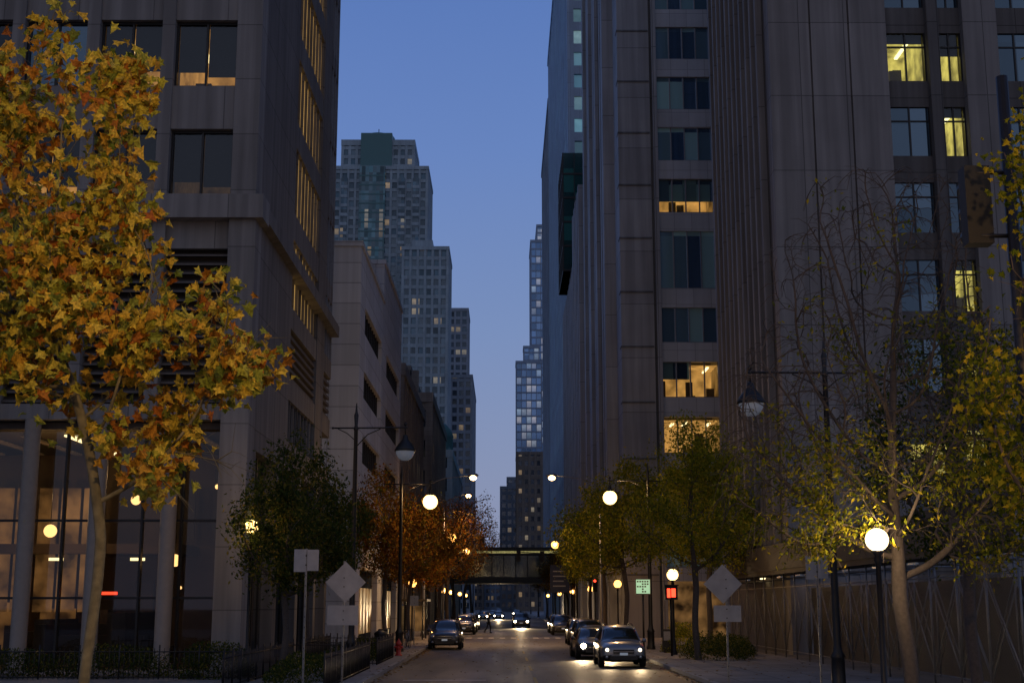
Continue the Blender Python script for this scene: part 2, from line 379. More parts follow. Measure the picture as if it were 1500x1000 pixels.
def room(b, x0, x1, y0, y1, z0, z1, wall='room', tube='tube', seed=0, strips=2):
    r = random.Random(seed)
    W = M[wall]
    b.poly([(x0, y1, z0), (x1, y1, z0), (x1, y1, z1), (x0, y1, z1)], W)
    b.poly([(x0, y0, z0), (x0, y1, z0), (x0, y1, z1), (x0, y0, z1)], W)
    b.poly([(x1, y0, z0), (x1, y1, z0), (x1, y1, z1), (x1, y0, z1)], W)
    b.poly([(x0, y0, z1), (x1, y0, z1), (x1, y1, z1), (x0, y1, z1)], W)
    b.poly([(x0, y0, z0), (x1, y0, z0), (x1, y1, z0), (x0, y1, z0)], M['roomdim'])
    for i in range(strips):
        xx = x0+(x1-x0)*(i+r.uniform(.3, .7))/strips; ya = r.uniform(y0+.5, y0+1.5)
        b.box(xx-0.09, xx+0.09, ya, y1-0.4, z1-0.12, z1-0.04, M[tube])
    for i in range(4):
        xx = r.uniform(x0+0.1, x1-0.6); h = r.uniform(0.5, 1.9); w = r.uniform(0.15, 0.7); yy = r.uniform(y0+0.8, y1-0.8)
        b.box(xx, xx+w, yy, yy+0.3, z0+0.02, z0+h, M['roomfurn'])

# ------------------------------------------------------------------ L1 near left concrete building
dark_pane = window_grid('dark_office_pane', 3.0, 4.6, 0.7, 18.1, 0.0, (0.012, 0.021, 0.031), refl=0.25, sub=2, rough=0.05, gcol=(.5, .75, 1))
def make_l1():
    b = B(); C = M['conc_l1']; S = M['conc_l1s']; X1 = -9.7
    top = 62.0
    b.box(-45, X1-0.5, 56.5, 74, 9.4, top, M['roomfurn'])
    b.box(-10.7, X1, 50, 51.2, 18.15, top, C)
    nb = 9
    for i in range(nb):
        xr = -10.7-3.0*i; xl = xr-2.5
        b.box(xl-0.5, xl, 50.0, 51.2, 18.15, top, C)
        for k in range(9):
            zb = 18.15+4.6*k; zt = zb+2.8
            b.box(xl, xr, 50.12, 51.0, zt, zb+4.6, C)
            b.box(xl, xr, 50.35, 50.5, zb, zb+0.1, M['frame'])
            b.box(xl, xr, 50.35, 50.5, zt-0.1, zt, M['frame'])
            for fx in (xl, xl+1.2, xr-0.08):
                b.box(fx, fx+0.08, 50.34, 50.51, zb+0.1, zt-0.1, M['frame'])
            lit = (i, k) in ((0, 1), (1, 1), (2, 0), (3, 1), (4, 0))
            dim = (i, k) in ((0, 0), (1, 0))
            if lit or dim:
                b.poly([(xl, 50.45, zb+.1), (xr, 50.45, zb+.1), (xr, 50.45, zt-.1), (xl, 50.45, zt-.1)], M['clear_d'])
                room(b, xl-0.2, xr+0.2, 51.25, 56.4, zb-0.9 if k else zb-0.02, zt+0.35, 'room' if lit else 'roomdim', 'tube', i*7+k, 2 if lit else 1)
                h1 = .75+.25*((i*3) % 2)
                b.box(xl+0.08, xl+1.2, 50.6, 50.62, zb+h1, zt, M['upper_dark']); b.box(xl+1.28, xr-0.1, 50.6, 50.62, zb+h1-.2, zt, M['upper_dark'])
            else:
                b.poly([(xl, 50.45, zb+.1), (xr, 50.45, zb+.1), (xr, 50.45, zt-.1), (xl, 50.45, zt-.1)], dark_pane)
    b.box(-46, X1+0.35, 49.7, 51.1, 17.2, 18.15, C)
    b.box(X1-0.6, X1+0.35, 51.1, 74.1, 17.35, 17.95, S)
    b.box(-10.7, X1+0.05, 49.95, 51.2, 0.13, 17.2, C)
    for i in range(nb):
        xr = -10.7-3.0*i; xl = xr-2.5
        b.box(xl-0.5, xl, 50.1, 51.0, 9.4, 17.2, C)
        b.box(xl, xr, 50.3, 51.0, 16.1, 17.2, C); b.box(xl, xr, 50.3, 51.0, 9.4, 10.0, C)
        b.box(xl, xr, 50.95, 51.0, 10.0, 16.1, M['roomfurn'])
        z = 10.1
        while z < 16.0:
            b.poly([(xl, 50.45, z), (xr, 50.45, z), (xr, 50.8, z+0.26), (xl, 50.8, z+0.26)], M['louver'])
            b.box(xl, xr, 50.42, 50.45, z-0.03, z+0.05, M['louver']); z += 0.36
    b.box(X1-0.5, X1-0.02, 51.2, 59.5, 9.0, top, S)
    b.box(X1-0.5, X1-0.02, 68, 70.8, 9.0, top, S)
    zrows = [(9.7, 11.6, 'd'), (12.6, 14.9, 'l')]+[(15.9+4.45*k, 19.1+4.45*k, 'w') for k in range(9)]
    zp = 9.0
    for z0, z1, t in zrows:
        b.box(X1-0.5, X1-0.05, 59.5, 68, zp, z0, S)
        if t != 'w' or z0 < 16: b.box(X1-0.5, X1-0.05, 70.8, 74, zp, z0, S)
        zp = z1
        if t == 'l':
            z = z0
            while z < z1:
                b.box(X1-0.45, X1-0.12, 59.5, 74, z, z+0.16, M['louver']); z += 0.38
        else:
            b.poly([(X1-0.22, 59.5, z0), (X1-0.22, 68, z0), (X1-0.22, 68, z1), (X1-0.22, 59.5, z1)], M['blind'] if t == 'w' else dark_pane)
            for j in range(9):
                yy = 59.5+j*(8.5/8)
                b.box(X1-0.4, X1-0.1, yy-0.06, yy+0.06, z0, z1, S)
    b.box(X1-0.5, X1-0.05, 59.5, 68, zp, top, S)
    b.box(X1-0.5, X1-0.2, 70.8, 74, 15.9, top, M['strip_glass'])
    for k in range(10):
        b.box(X1-0.5, X1-0.08, 70.8, 74, 19.2+4.45*k, 20.2+4.45*k, S)
    for j in range(4): b.box(X1-0.3, X1-0.06, 70.85+j*1.02, 70.95+j*1.02, 15.9, top, M['frame_l'])
    b.box(X1-0.5, X1-0.02, 51.2, 74, 8.4, 9.0, S)
    for y in (51.2, 57, 63, 69, 73.2): b.box(X1-0.8, X1, y, y+0.8, 0.13, 8.4, S)
    b.poly([(X1-0.5, 51.5, 0.2), (X1-0.5, 74, 0.2), (X1-0.5, 74, 8.4), (X1-0.5, 51.5, 8.4)], M['clear_d'])
    for j in range(16): b.box(X1-0.55, X1-0.45, 52+j*1.4, 52.07+j*1.4, 0.2, 8.4, M['frame'])
    b.box(X1-0.56, X1-0.44, 51.5, 74, 4.3, 4.45, M['frame'])
    b.box(-45, X1-0.7, 50.9, 73.5, 9.1, 9.35, M['roomfurn'])
    b.poly([(-45, 60, 0.13), (X1-0.7, 60, 0.13), (X1-0.7, 60, 9.1), (-45, 60, 9.1)], M['lobbywall'])
    b.box(-45, X1-0.9, 51.3, 73.9, 0.131, 0.16, M['lobbyfloor'])
    b.poly([(-45, 51.3, 0.16), (-10.7, 51.3, 0.16), (-10.7, 51.3, 9.1), (-45, 51.3, 9.1)], M['clear_d'])
    for i in range(24):
        x = -10.8-1.5*i
        b.box(x-0.04, x+0.04, 51.15, 51.4, 0.16, 9.1, M['frame'])
    for z in (2.7, 5.6): b.box(-45, -10.7, 51.2, 51.38, z, z+0.09, M['frame'])
    for x in (-12.6, -15.3, -17.9, -20.6, -23.5):
        b.lathe((x, 50.4, 0.13), [(0.36, 0), (0.36, 0.25), (0.3, 0.3), (0.3, 9.27)], M['column'], 20)
    r = random.Random(4)
    b.box(-45, -13.5, 56.5, 59.8, 4.6, 5.0, M['lobbywall'])
    for i in range(9):
        b.box(-12.2-i*1.7, -11.9-i*1.7, 52.2, 59, 8.98, 9.05, M['tube'] if i % 4 == 3 else M['roomdim'])
        if i % 2: b.box(-13.9-i*1.7, -13.3-i*1.7, 56.4, 56.46, 4.3, 4.42, M['tube'])
    x = -11.2
    while x > -22:
        w_ = r.uniform(.5, 1.7); z0 = r.choice((.6, .6, 5.3)); h = r.uniform(1.6, 3.2)
        b.box(x-w_, x, 59.0, 59.1, z0, z0+h, M['lobbyglow'] if r.random() < .4 or x < -17 else M['roomfurn']); x -= w_+r.uniform(.2, 1.0)
    for i in range(5): b.box(-21.8+i*.95, -21.0+i*.95, 57.4, 57.5, 2.2, 7.4, M['lobbyglow'])
    for x, y, z, rr in ((-18.2, 54, 5.4, .26), (-14.7, 53.5, 6.6, .2), (-12.9, 53, 4.2, .24), (-17.0, 56, 3.0, .14), (-11.9, 55.5, 7.3, .1), (-15.9, 52.6, 2.6, .08), (-13.6, 57, 3.2, .07), (-16.4, 58, 7.9, .09)):
        b.ball((x, y, z), rr, M['pend'], 14); b.tube([(x, y, z+rr), (x, y, 9.1)], 0.015, M['black'], 5)
    b.box(-18, -14.5, 55, 55.6, 0.16, 1.3, M['roomfurn'])
    b.box(-16.6, -15.9, 55.8, 55.85, 2.9, 3.02, M['red_em'])
    for i in range(22):
        x = r.uniform(-22, -11); b.box(x, x+r.uniform(.2, .8), r.uniform(53, 58), 58.2, 0.16, r.uniform(0.7, 2.3), M['roomfurn'])
    b.box(-45, X1-0.03, 50.2, 74, top, top+1, C)
    b.box(-46, -45.05, 50.2, 74, 0.13, top, C)
    b.box(-45, X1-0.52, 73.6, 73.98, 0.13, 9.4, C)
    o = b.obj('concrete_office_building')
    for x, y, z, en in ((-14.2, 53.2, 7.6, 50), (-18.6, 53.6, 6.5, 140)):
        bulb(o, (x, y, z), en, WARM, .12)
def blindmat():
    m, nt, out = new_mat('lit_blinds'); L = nt.links
    tc = N(nt, 'ShaderNodeTexCoord'); sp = N(nt, 'ShaderNodeSeparateXYZ'); L.new(tc.outputs['Object'], sp.inputs[0])
    cb = N(nt, 'ShaderNodeCombineXYZ')
    L.new(math_(nt, 'FLOOR', math_(nt, 'DIVIDE', math_(nt, 'SUBTRACT', sp.outputs[1], 59.5), 8.5/8)), cb.inputs[0])
    L.new(math_(nt, 'FLOOR', math_(nt, 'DIVIDE', math_(nt, 'SUBTRACT', sp.outputs[2], 15), 4.45)), cb.inputs[1])
    wn = N(nt, 'ShaderNodeTexWhiteNoise'); wn.noise_dimensions = '2D'; L.new(cb.outputs[0], wn.inputs['Vector'])
    nz = N(nt, 'ShaderNodeTexNoise'); nz.inputs['Scale'].default_value = 1.1; nz.inputs['Detail'].default_value = 4; L.new(tc.outputs['Object'], nz.inputs['Vector'])
    sl = math_(nt, 'ADD', 0.75, math_(nt, 'MULTIPLY', math_(nt, 'SINE', math_(nt, 'MULTIPLY', sp.outputs[2], 60)), 0.25))
    s = math_(nt, 'MULTIPLY', math_(nt, 'MULTIPLY', math_(nt, 'ADD', 0.2, wn.outputs['Value']), nz.outputs['Fac']), sl)
    e = N(nt, 'ShaderNodeEmission'); e.inputs[0].default_value = (1.0, 0.58, 0.16, 1); L.new(math_(nt, 'MULTIPLY', s, 0.8), e.inputs[1])
    g = N(nt, 'ShaderNodeBsdfPrincipled'); g.inputs['Base Color'].default_value = (0.06, 0.05, 0.03, 1); g.inputs['Roughness'].default_value = 0.3
    a = N(nt, 'ShaderNodeAddShader'); L.new(e.outputs[0], a.inputs[0]); L.new(g.outputs[0], a.inputs[1]); L.new(a.outputs[0], out.inputs[0])
    m.cycles.emission_sampling = 'NONE'; return m
M['blind'] = blindmat()
M['strip_glass'] = window_grid('strip_glass', 1.02, 4.45, 61.1, 15.9, 0.04, (0.02, 0.035, 0.06), refl=.35)
M['lobbywall'] = simple('lobby_wall', (0.10, 0.065, 0.04), 0.6, var=0.6, nscale=0.5)
M['lobbyglow'] = simple('lobby_wall_glow', (0.2, 0.14, 0.08), 0.6, emis=(1.0, 0.46, 0.13), estr=0.13, var=0.6, nscale=0.9, evar=.9)  # warm lamplight on the lobby wall, put in as glowing boards
M['lobbyfloor'] = simple('lobby_floor', (0.12, 0.09, 0.07), 0.25)
M['column'] = simple('plaster_column', (0.2, 0.17, 0.14), 0.6, var=0.15)
M['pend'] = emit('pendant_glow', (1.0, 0.55, 0.2), 3.2)
make_l1()

# ------------------------------------------------------------------ L2 white panel building
M['shop'] = simple('shop_window_glow', (0.05, 0.035, 0.02), 0.3, emis=(1.0, 0.5, 0.16), estr=0.10, var=0.8, nscale=0.9, evar=.95)
def strip_building():
    b = B(); W = M['white_panel']; g = window_grid('strip_window', 1.3, 4.2, 0, 0, 0.03, (0.012, 0.015, 0.02))
    for (y0, y1, h, x1) in ((84, 101, 25.4, -9.3), (101.02, 119, 28.6, -9.35)):
        b.box(-40, x1-0.4, y0+0.4, y1-0.01, 0.13, h-0.4, g)
        rows = [(7.6, 9.2), (11.6, 13.4), (15.9, 17.7), (20.2, 22.0), (h, h)]
        zp = 4.8
        for i, (a, c) in enumerate(rows):
            b.box(-40, x1, y0+0.45, y1, zp, a, W); zp = c
        b.box(-40, x1+0.02, y0, y0+3.0, 0.14, h-0.003, W)
        b.box(x1-0.4, x1+0.015, y1-1.6, y1+0.002, 0.14, h-0.004, W)
        b.box(-40.1, x1+0.12, y0-0.1, y1+0.004, h, h+0.35, W)
        for j in range(int((y1-y0-3)/1.3)):
            b.box(x1-0.42, x1-0.2, y0+3+j*1.3, y0+3.07+j*1.3, 4.8, h-1, M['frame'])
        for j in range(5):
            b.box(x1-0.38, x1-0.2, y0+3.6+j*2.1, y0+5.0+j*2.1, 0.6, 3.6, M['shop'])
    b.box(-28, -14, 86, 100, 25.8, 29.0, M['tower_grey'])
    b.obj('white_panel_building')
strip_building()

def l3():
    b = B(); bay = fitbay(-26, -9.2, 2.8)
    g = window_grid('brown_building_windows', bay, 3.7, -26+163, 0.13, 0.16, (0.015, 0.018, 0.02), strength=0.5)
    block(b, -26, -9.2, 163, 203, 0.13, 27, M['brown_stone'], g, bay, 3.7, 1.6, 0.9)
    block(b, -28, -12.2, 166, 200, 28.3, 31.5, M['brown_stone'], g, bay, 3.7, 1.2, 0.9, parapet=0.6)
    b.obj('brown_stone_building')
    b = B(); bay = fitbay(-30, -8.6, 3.0)
    g = window_grid('hotel_windows', bay, 3.7, -30+212, 0.13, 0.10, (0.02, 0.025, 0.03), strength=0.4)
    block(b, -30, -8.6, 212, 262, 0.13, 25.5, M['tower_stone'], g, bay, 3.7, 1.5, 0.9)
    x0, x1, y0, y1, z = -30, -8.3, 212, 262, 26.72
    p = [(x0, y0, z), (x1, y0, z), (x1, y1, z), (x0, y1, z)]; q = [(x0+3, y0+3, z+3.4), (x1-3, y0+3, z+3.4), (x1-3, y1-3, z+3.4), (x0+3, y1-3, z+3.4)]
    for i in range(4): b.poly([p[i], p[(i+1) % 4], q[(i+1) % 4], q[i]], M['copper'])
    b.poly(q, M['copper'])
    b.lathe((-10.6, 214, 26.7), [(2.4, 0), (2.4, 2.2), (2.5, 2.3), (2.1, 3.4), (1.2, 4.4), (0.2, 5.0), (0.05, 6.4)], M['copper'], 16)
    b.obj('copper_roof_hotel')
    b = B(); bay = fitbay(-30, -9.9, 3.0)
    g = window_grid('loft_windows', bay, 3.6, -30+126, 0.13, 0.13, (0.015, 0.018, 0.02), strength=0.55)
    block(b, -30, -9.9, 126, 158, 0.13, 24, M['brown_stone'], g, bay, 3.6, 1.5, 0.8)
    b.obj('brick_loft_building')
l3()

def tower1():
    b = B(); S = M['tower_stone']
    bay = 2.35; y0 = 420
    g = window_grid('condo_windows', bay, 3.15, -56+y0, 0, 0.085, (0.024, 0.055, 0.078), strength=0.85, refl=0.14, vary=.8)
    gg = window_grid('green_glass', 1.2, 3.15, 0, 0, 0.06, (0.02, 0.07, 0.08), strength=0.7, refl=0.15)
    n = lambda w: round(w/bay)*bay
    xa = -56; xb = xa+n(31)
    block(b, xa, xb, y0, y0+26, 0, 143, S, g, bay, 3.15, 1.15, 0.75, 0.5, 0.3)
    block(b, xa+bay*1, xa+bay*11, y0+2, y0+24, 144.3, 152, S, g, bay, 3.15, 1.2, 0.9, 0.4, 0.3, 2)
    b.box(xa+bay*3.6, xa+bay*8.0, y0+0.5, y0+20, 144.3, 156, M['copper'])
    b.lathe((xa+bay*5.8, y0+8, 156), [(5.6, 0), (5.4, 0.8), (4.2, 1.4), (0.1, 1.5)], M['copper'], 24)
    b.box(xa+bay*3.6, xa+bay*7.2, y0-1.2, y0+1, 90, 143.9, gg)
    for z in np.arange(90, 143, 3.15): b.box(xa+bay*3.6-.1, xa+bay*7.2+.1, y0-1.3, y0, z, z+0.5, M['copper'])
    for i in (1, 9, 11):
        b.box(xa+bay*i+0.2, xa+bay*(i+1)-0.2, y0-1.1, y0, 4, 140, g)
        for z in np.arange(4, 139, 3.15): b.box(xa+bay*i+0.1, xa+bay*(i+1)-0.1, y0-1.3, y0, z, z+1.05, S)
    x2 = xa+bay*10; block(b, x2+0.3, x2+bay*6+0.3, y0-8, y0+16, 0, 113.5, S, g, bay, 3.15, 1.15, 0.75, 0.5, 0.3)
    b.box(xa+bay*11.2, xa+bay*14, y0-4, y0+8, 114.7, 118, S)
    b.tube([(xa+bay*5.8, y0+8, 157), (xa+bay*5.8, y0+8, 160)], .15, M['frame'], 6)
    b.obj('condominium_tower')
    b = B(); y0 = 540; bay = 2.6; xa = -30.7
    g = window_grid('slim_tower_windows', bay, 3.2, xa+y0, 0, 0.09, (0.025, 0.045, 0.065), strength=0.7, refl=0.12, vary=.6)
    block(b, xa-bay*3, xa+bay*6, y0, y0+24, 0, 122, M['tower_grey'], g, bay, 3.2, 1.2, 0.8)
    p = [(xa-bay*2.5, y0+1, 123.2), (xa+bay*3.2, y0+1, 123.2), (xa+bay*3.2, y0+20, 123.2), (xa-bay*2.5, y0+20, 123.2)]; ap = (xa-bay*1.6, y0+10, 137)
    for i in range(4): b.poly([p[i], p[(i+1) % 4], ap], M['copper'])
    b.obj('spire_tower')
    b = B(); y0 = 470; bay = 2.4; xa = -26
    g = window_grid('slab_windows', bay, 3.1, xa+y0, 0, 0.08, (0.02, 0.03, 0.04), strength=0.6, refl=.12, vary=.6)
    block(b, xa, xa+bay*6, y0, y0+60, 0, 82, M['tower_grey'], g, bay, 3.1, 1.2, 0.8)
    b.obj('apartment_slab')
    b = B(); g = window_grid('far_block_windows', 2.5, 3.3, -60+650, 0, 0.12, (0.02, 0.025, 0.03), strength=0.5)
    block(b, -60, -10, 650, 670, 0, 34, M['brown_stone'], g, 2.5, 3.3, 1.4, .9)
    block(b, -9, 41, 655, 675, 0, 22, M['tower_grey'], g, 2.5, 3.3, 1.4, .9)
    b.obj('distant_buildings')
tower1()

def r1():
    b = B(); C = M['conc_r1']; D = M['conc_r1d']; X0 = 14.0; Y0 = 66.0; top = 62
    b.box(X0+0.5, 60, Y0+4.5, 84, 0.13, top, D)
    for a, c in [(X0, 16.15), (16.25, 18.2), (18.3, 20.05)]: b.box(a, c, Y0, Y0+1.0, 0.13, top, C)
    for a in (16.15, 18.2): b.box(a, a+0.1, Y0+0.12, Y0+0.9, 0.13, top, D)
    cols = [(20.25, 22.4), (23.0, 24.3), (26.1, 28.2), (29, 31)]
    prev = 20.05
    for ci, (a, c) in enumerate(cols):
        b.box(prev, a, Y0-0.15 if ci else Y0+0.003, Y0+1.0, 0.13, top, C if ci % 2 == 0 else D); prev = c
        for k in range(14):
            zb = 0.6+4.15*k; zt = zb+2.7
            b.box(a, c, Y0+0.3, Y0+0.9, zt, zb+4.15, D)
            for fx in (a, (a+c)/2-0.04, c-0.08): b.box(fx, fx+0.08, Y0+0.35, Y0+0.5, zb, zt, M['frame'])
            b.box(a, c, Y0+0.36, Y0+0.49, zb+1.9, zb+1.97, M['frame'])
            lit = (ci, k) in ((0, 7), (1, 6), (1, 7), (1, 3), (1, 2), (1, 4), (2, 2), (0, 1), (0, 2))
            if lit: room(b, a, c, Y0+1.0, Y0+4.4, zb-0.3, zt+0.2, 'room_g', 'tube_g', ci+k, 2); pm = M['clear']
            else: pm = dark_pane
            b.poly([(a, Y0+0.42, zb), (c, Y0+0.42, zb), (c, Y0+0.42, zt), (a, Y0+0.42, zt)], pm)
            if lit: b.box(a+.1, c-.1, Y0+.6, Y0+.62, zt-(.5 if (ci+k) % 2 else 1.2), zt, M['upper_dark'])
    b.box(31, 60, Y0, Y0+1, 0.13, top, C)
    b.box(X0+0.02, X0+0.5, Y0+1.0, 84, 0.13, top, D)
    y = Y0+1.6
    while y < 84:
        b.box(X0-0.35, X0+0.02, y, y+0.42, 5.0, top, C); y += 1.55
    b.box(X0-0.5, X0+0.02, Y0+1.0, 84, 4.3, 5.0, C)
    b.box(X0+0.03, 60, Y0+0.02, 84.02, top, top+1, C)
    b.obj('brown_concrete_tower')
r1()

bay_pane = window_grid('bay_glass_sky_tint', 1.075, 4.25, 12.1+100.3, 5.2, 0.0, (0.075, 0.14, 0.24), refl=.55, sub=1, rough=0.03, gcol=(.5, .75, 1.1), vary=3.0)  # sky reflections painted as a light blue tint, varied per pane
def r2():
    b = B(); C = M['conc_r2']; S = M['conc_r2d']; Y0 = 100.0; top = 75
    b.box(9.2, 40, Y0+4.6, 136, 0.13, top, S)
    b.box(9.0, 11.55, Y0, Y0+4.0, 0.13, top, C)
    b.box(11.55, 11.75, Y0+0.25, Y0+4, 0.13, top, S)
    b.box(11.75, 12.1, Y0-0.25, Y0+4, 0.13, top, C)
    for z in np.arange(4.6, top, 4.3): b.box(8.96, 11.5, Y0-0.06, Y0+1, z, z+0.12, S)
    x0, x1 = 12.1, 16.4
    b.box(x1, 19, Y0-0.3, Y0+4, 0.13, top, C); b.box(19, 40, Y0, Y0+4, 0.13, top, C)
    z = 5.2; rr = random.Random(5)
    for k in range(16):
        zb = z; ph = 2.75 if k != 5 else 4.6
        zt = zb+ph
        nxt = zt+1.5
        b.box(x0, x1, Y0+0.1, Y0+0.6, zt, nxt, M['spandrel'])
        lit = k in (2, 3, 6)
        dim = k in (1,)
        if lit or dim:
            room(b, x0, x1, Y0+0.8, Y0+4.2, zb-0.1, zt-0.15, 'room' if lit else 'roomdim', 'tube', k, 3)
            if k in (3, 6): b.box(x0, x0+ (2.1 if k == 3 else 4.3), Y0+0.5, Y0+0.55, zt-(1.3 if k == 3 else 1.75), zt, bay_pane)
        for i in range(4):
            xa = x0+i*(x1-x0)/4; xb = xa+(x1-x0)/4
            t1 = rr.uniform(-.02, .02); t2 = rr.uniform(-.02, .02)
            b.poly([(xa, Y0+0.3+t1, zb), (xb, Y0+0.3-t1, zb), (xb, Y0+0.3-t1+t2, zt), (xa, Y0+0.3+t1+t2, zt)], M['clear'] if (lit or dim) else bay_pane)
        for i in range(5):
            xx = x0+i*(x1-x0)/4
            b.box(xx-0.045, xx+0.045, Y0+0.18, Y0+0.4, zb, zt, M['frame_l'])
        b.box(x0, x1, Y0+0.2, Y0+0.38, zb+0.0, zb+0.07, M['frame_l'])
        z = nxt
    b.box(x0, x1, Y0+0.1, Y0+0.6, 4.2, 5.2, M['spandrel'])
    b.box(x0, x1, Y0+0.3, Y0+0.6, 0.2, 4.2, M['shop'])
    y = Y0+4.0
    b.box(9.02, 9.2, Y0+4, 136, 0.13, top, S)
    i = 0
    while y < 135:
        w = 1.1 if i % 3 else 1.8
        b.box(8.35 if i % 3 else 8.1, 9.05, y, y+w, 0.13, top-0.02*i-0.1, C); y += w+1.5; i += 1
    b.box(8.95, 40, Y0+0.01, 136.1, top, top+1, C)
    b.obj('grey_concrete_tower')
    b = B(); hh = 46
    b.box(8.9, 30, 136.2, 176, 0.13, hh, S)
    y = 136.6
    while y < 175:
        b.box(7.9, 8.95, y, y+1.3, 0.13, hh+0.6-(0.0 if y < 150 else 6), C); y += 2.9
    b.obj('ribbed_annex')
r2()

def r4():
    b = B(); bay = 3.0; fh = 3.35; x0, y0 = 9.5, 180
    g = window_grid('teal_windows', bay, fh, x0+y0, 0.0, 0.7, (0.12, 0.28, 0.33), strength=0.26, refl=0.3, lit=(0.35, 0.75, 0.9), gcol=(.5, .9, 1), lit2=(.6, .85, .85))
    block(b, x0, x0+bay*8, y0, 262, 0, 113, M['steel_blue'], g, bay, fh, 1.3, 0.95, 0.4, 0.25)
    g2 = window_grid('green_box_glass', 1.5, fh, 0, 0, 0.04, (0.008, 0.04, 0.035), strength=0.3, refl=0.15)
    b.box(7.9, 14, 172, 186, 46, 62.5, g2)
    for z in np.arange(46, 62.6, fh): b.box(7.85, 14.05, 171.92, 186.05, z, z+0.25, M['frame'])
    for x in np.arange(7.9, 14, 1.5): b.box(x, x+0.08, 171.9, 172, 46, 62.5, M['frame'])
    for y in np.arange(172, 186, 1.5): b.box(7.83, 7.9, y, y+0.08, 46, 62.5, M['frame'])
    b.obj('teal_window_tower')
    b = B(); g3 = window_grid('sliver_windows', 2.5, 3.4, 9.5+263.5, 0.0, 0.1, (0.02, 0.03, 0.04), strength=0.5)
    block(b, 9.5, 29.5, 263.5, 312, 0, 105, M['tower_grey'], g3, 2.5, 3.4, 1.3, 0.9)
    b.obj('grey_office_tower')
    b = B()
    g4 = window_grid('glass_tower_windows', 2.2, 3.5, 12.6+600, 0.0, 0.28, (0.08, 0.17, 0.33), strength=0.6, refl=0.5, gcol=(.35, .6, 1), vary=.5, lit=(.55, .72, .9), lit2=(1, .8, .55))
    block(b, 12.6, 12.6+2.2*9, 600, 630, 0, 168, M['steel_blue'], g4, 2.2, 3.5, 0.7, 0.3)
    block(b, 15.5, 15.5+2.2*6, 602, 626, 169.3, 176, M['steel_blue'], g4, 2.2, 3.5, 0.7, 0.3)
    block(b, 5.6, 5.6+2.2*5, 585, 597, 0, 108, M['steel_blue'], g4, 2.2, 3.5, 0.7, 0.3)
    block(b, 9.0, 9.0+2.2*3, 586, 596, 109.3, 115, M['steel_blue'], g4, 2.2, 3.5, 0.7, 0.3)
    b.obj('glass_skyscraper')
    b = B(); g5 = window_grid('old_tower_windows', 2.4, 3.6, 5.2+520, 0.0, 0.16, (0.03, 0.03, 0.035), strength=0.6)
    block(b, 5.2, 5.2+2.4*7, 520, 545, 0, 60, M['brown_stone'], g5, 2.4, 3.6, 1.8, 1.2)
    b.obj('masonry_office_building')
    b = B(); g6 = window_grid('grey_block_windows', 2.4, 3.4, -1.2+560, 0.0, 0.08, (0.03, 0.03, 0.04), strength=0.5)
    block(b, -1.2, -1.2+2.4*8, 560, 580, 0, 50, M['tower_grey'], g6, 2.4, 3.4, 1.5, 0.9)
    block(b, 1.6, 1.6+2.4*5, 561, 578, 51.3, 54, M['tower_grey'], g6, 2.4, 3.4, 1.5, 0.9)
    b.obj('grey_apartment_block')
r4()

M['bridge_light'] = simple('bridge_clerestory', (0.1, 0.1, 0.05), 0.5, emis=(0.85, 0.75, 0.28), estr=0.28, var=0.6, evar=.5)
def bridge():
    b = B(); D = simple('bridge_dark_steel', (0.03, 0.04, 0.04), 0.6)
    gl = window_grid('bridge_glass', 1.5, 4, 0.2, 5, 0.0, (0.014, 0.028, 0.026), strength=0.1, refl=.08)
    b.box(-9.1, 8.9, 170, 174, 5.1, 5.9, D)
    b.box(-9.0, 8.8, 170.3, 173.7, 5.9, 8.6, gl)
    b.box(-9.2, 9.0, 169.8, 174.2, 8.6, 8.85, D)
    b.box(-9.0, 8.8, 170.2, 173.8, 8.85, 9.15, M['bridge_light'])
    b.box(-9.2, 9.0, 169.7, 174.3, 9.15, 9.6, D)
    for i in range(13):
        x = -9+i*1.5; b.box(x-0.06, x+0.06, 170.1, 170.32, 5.9, 8.6, D)
    b.obj('pedestrian_bridge')
bridge()

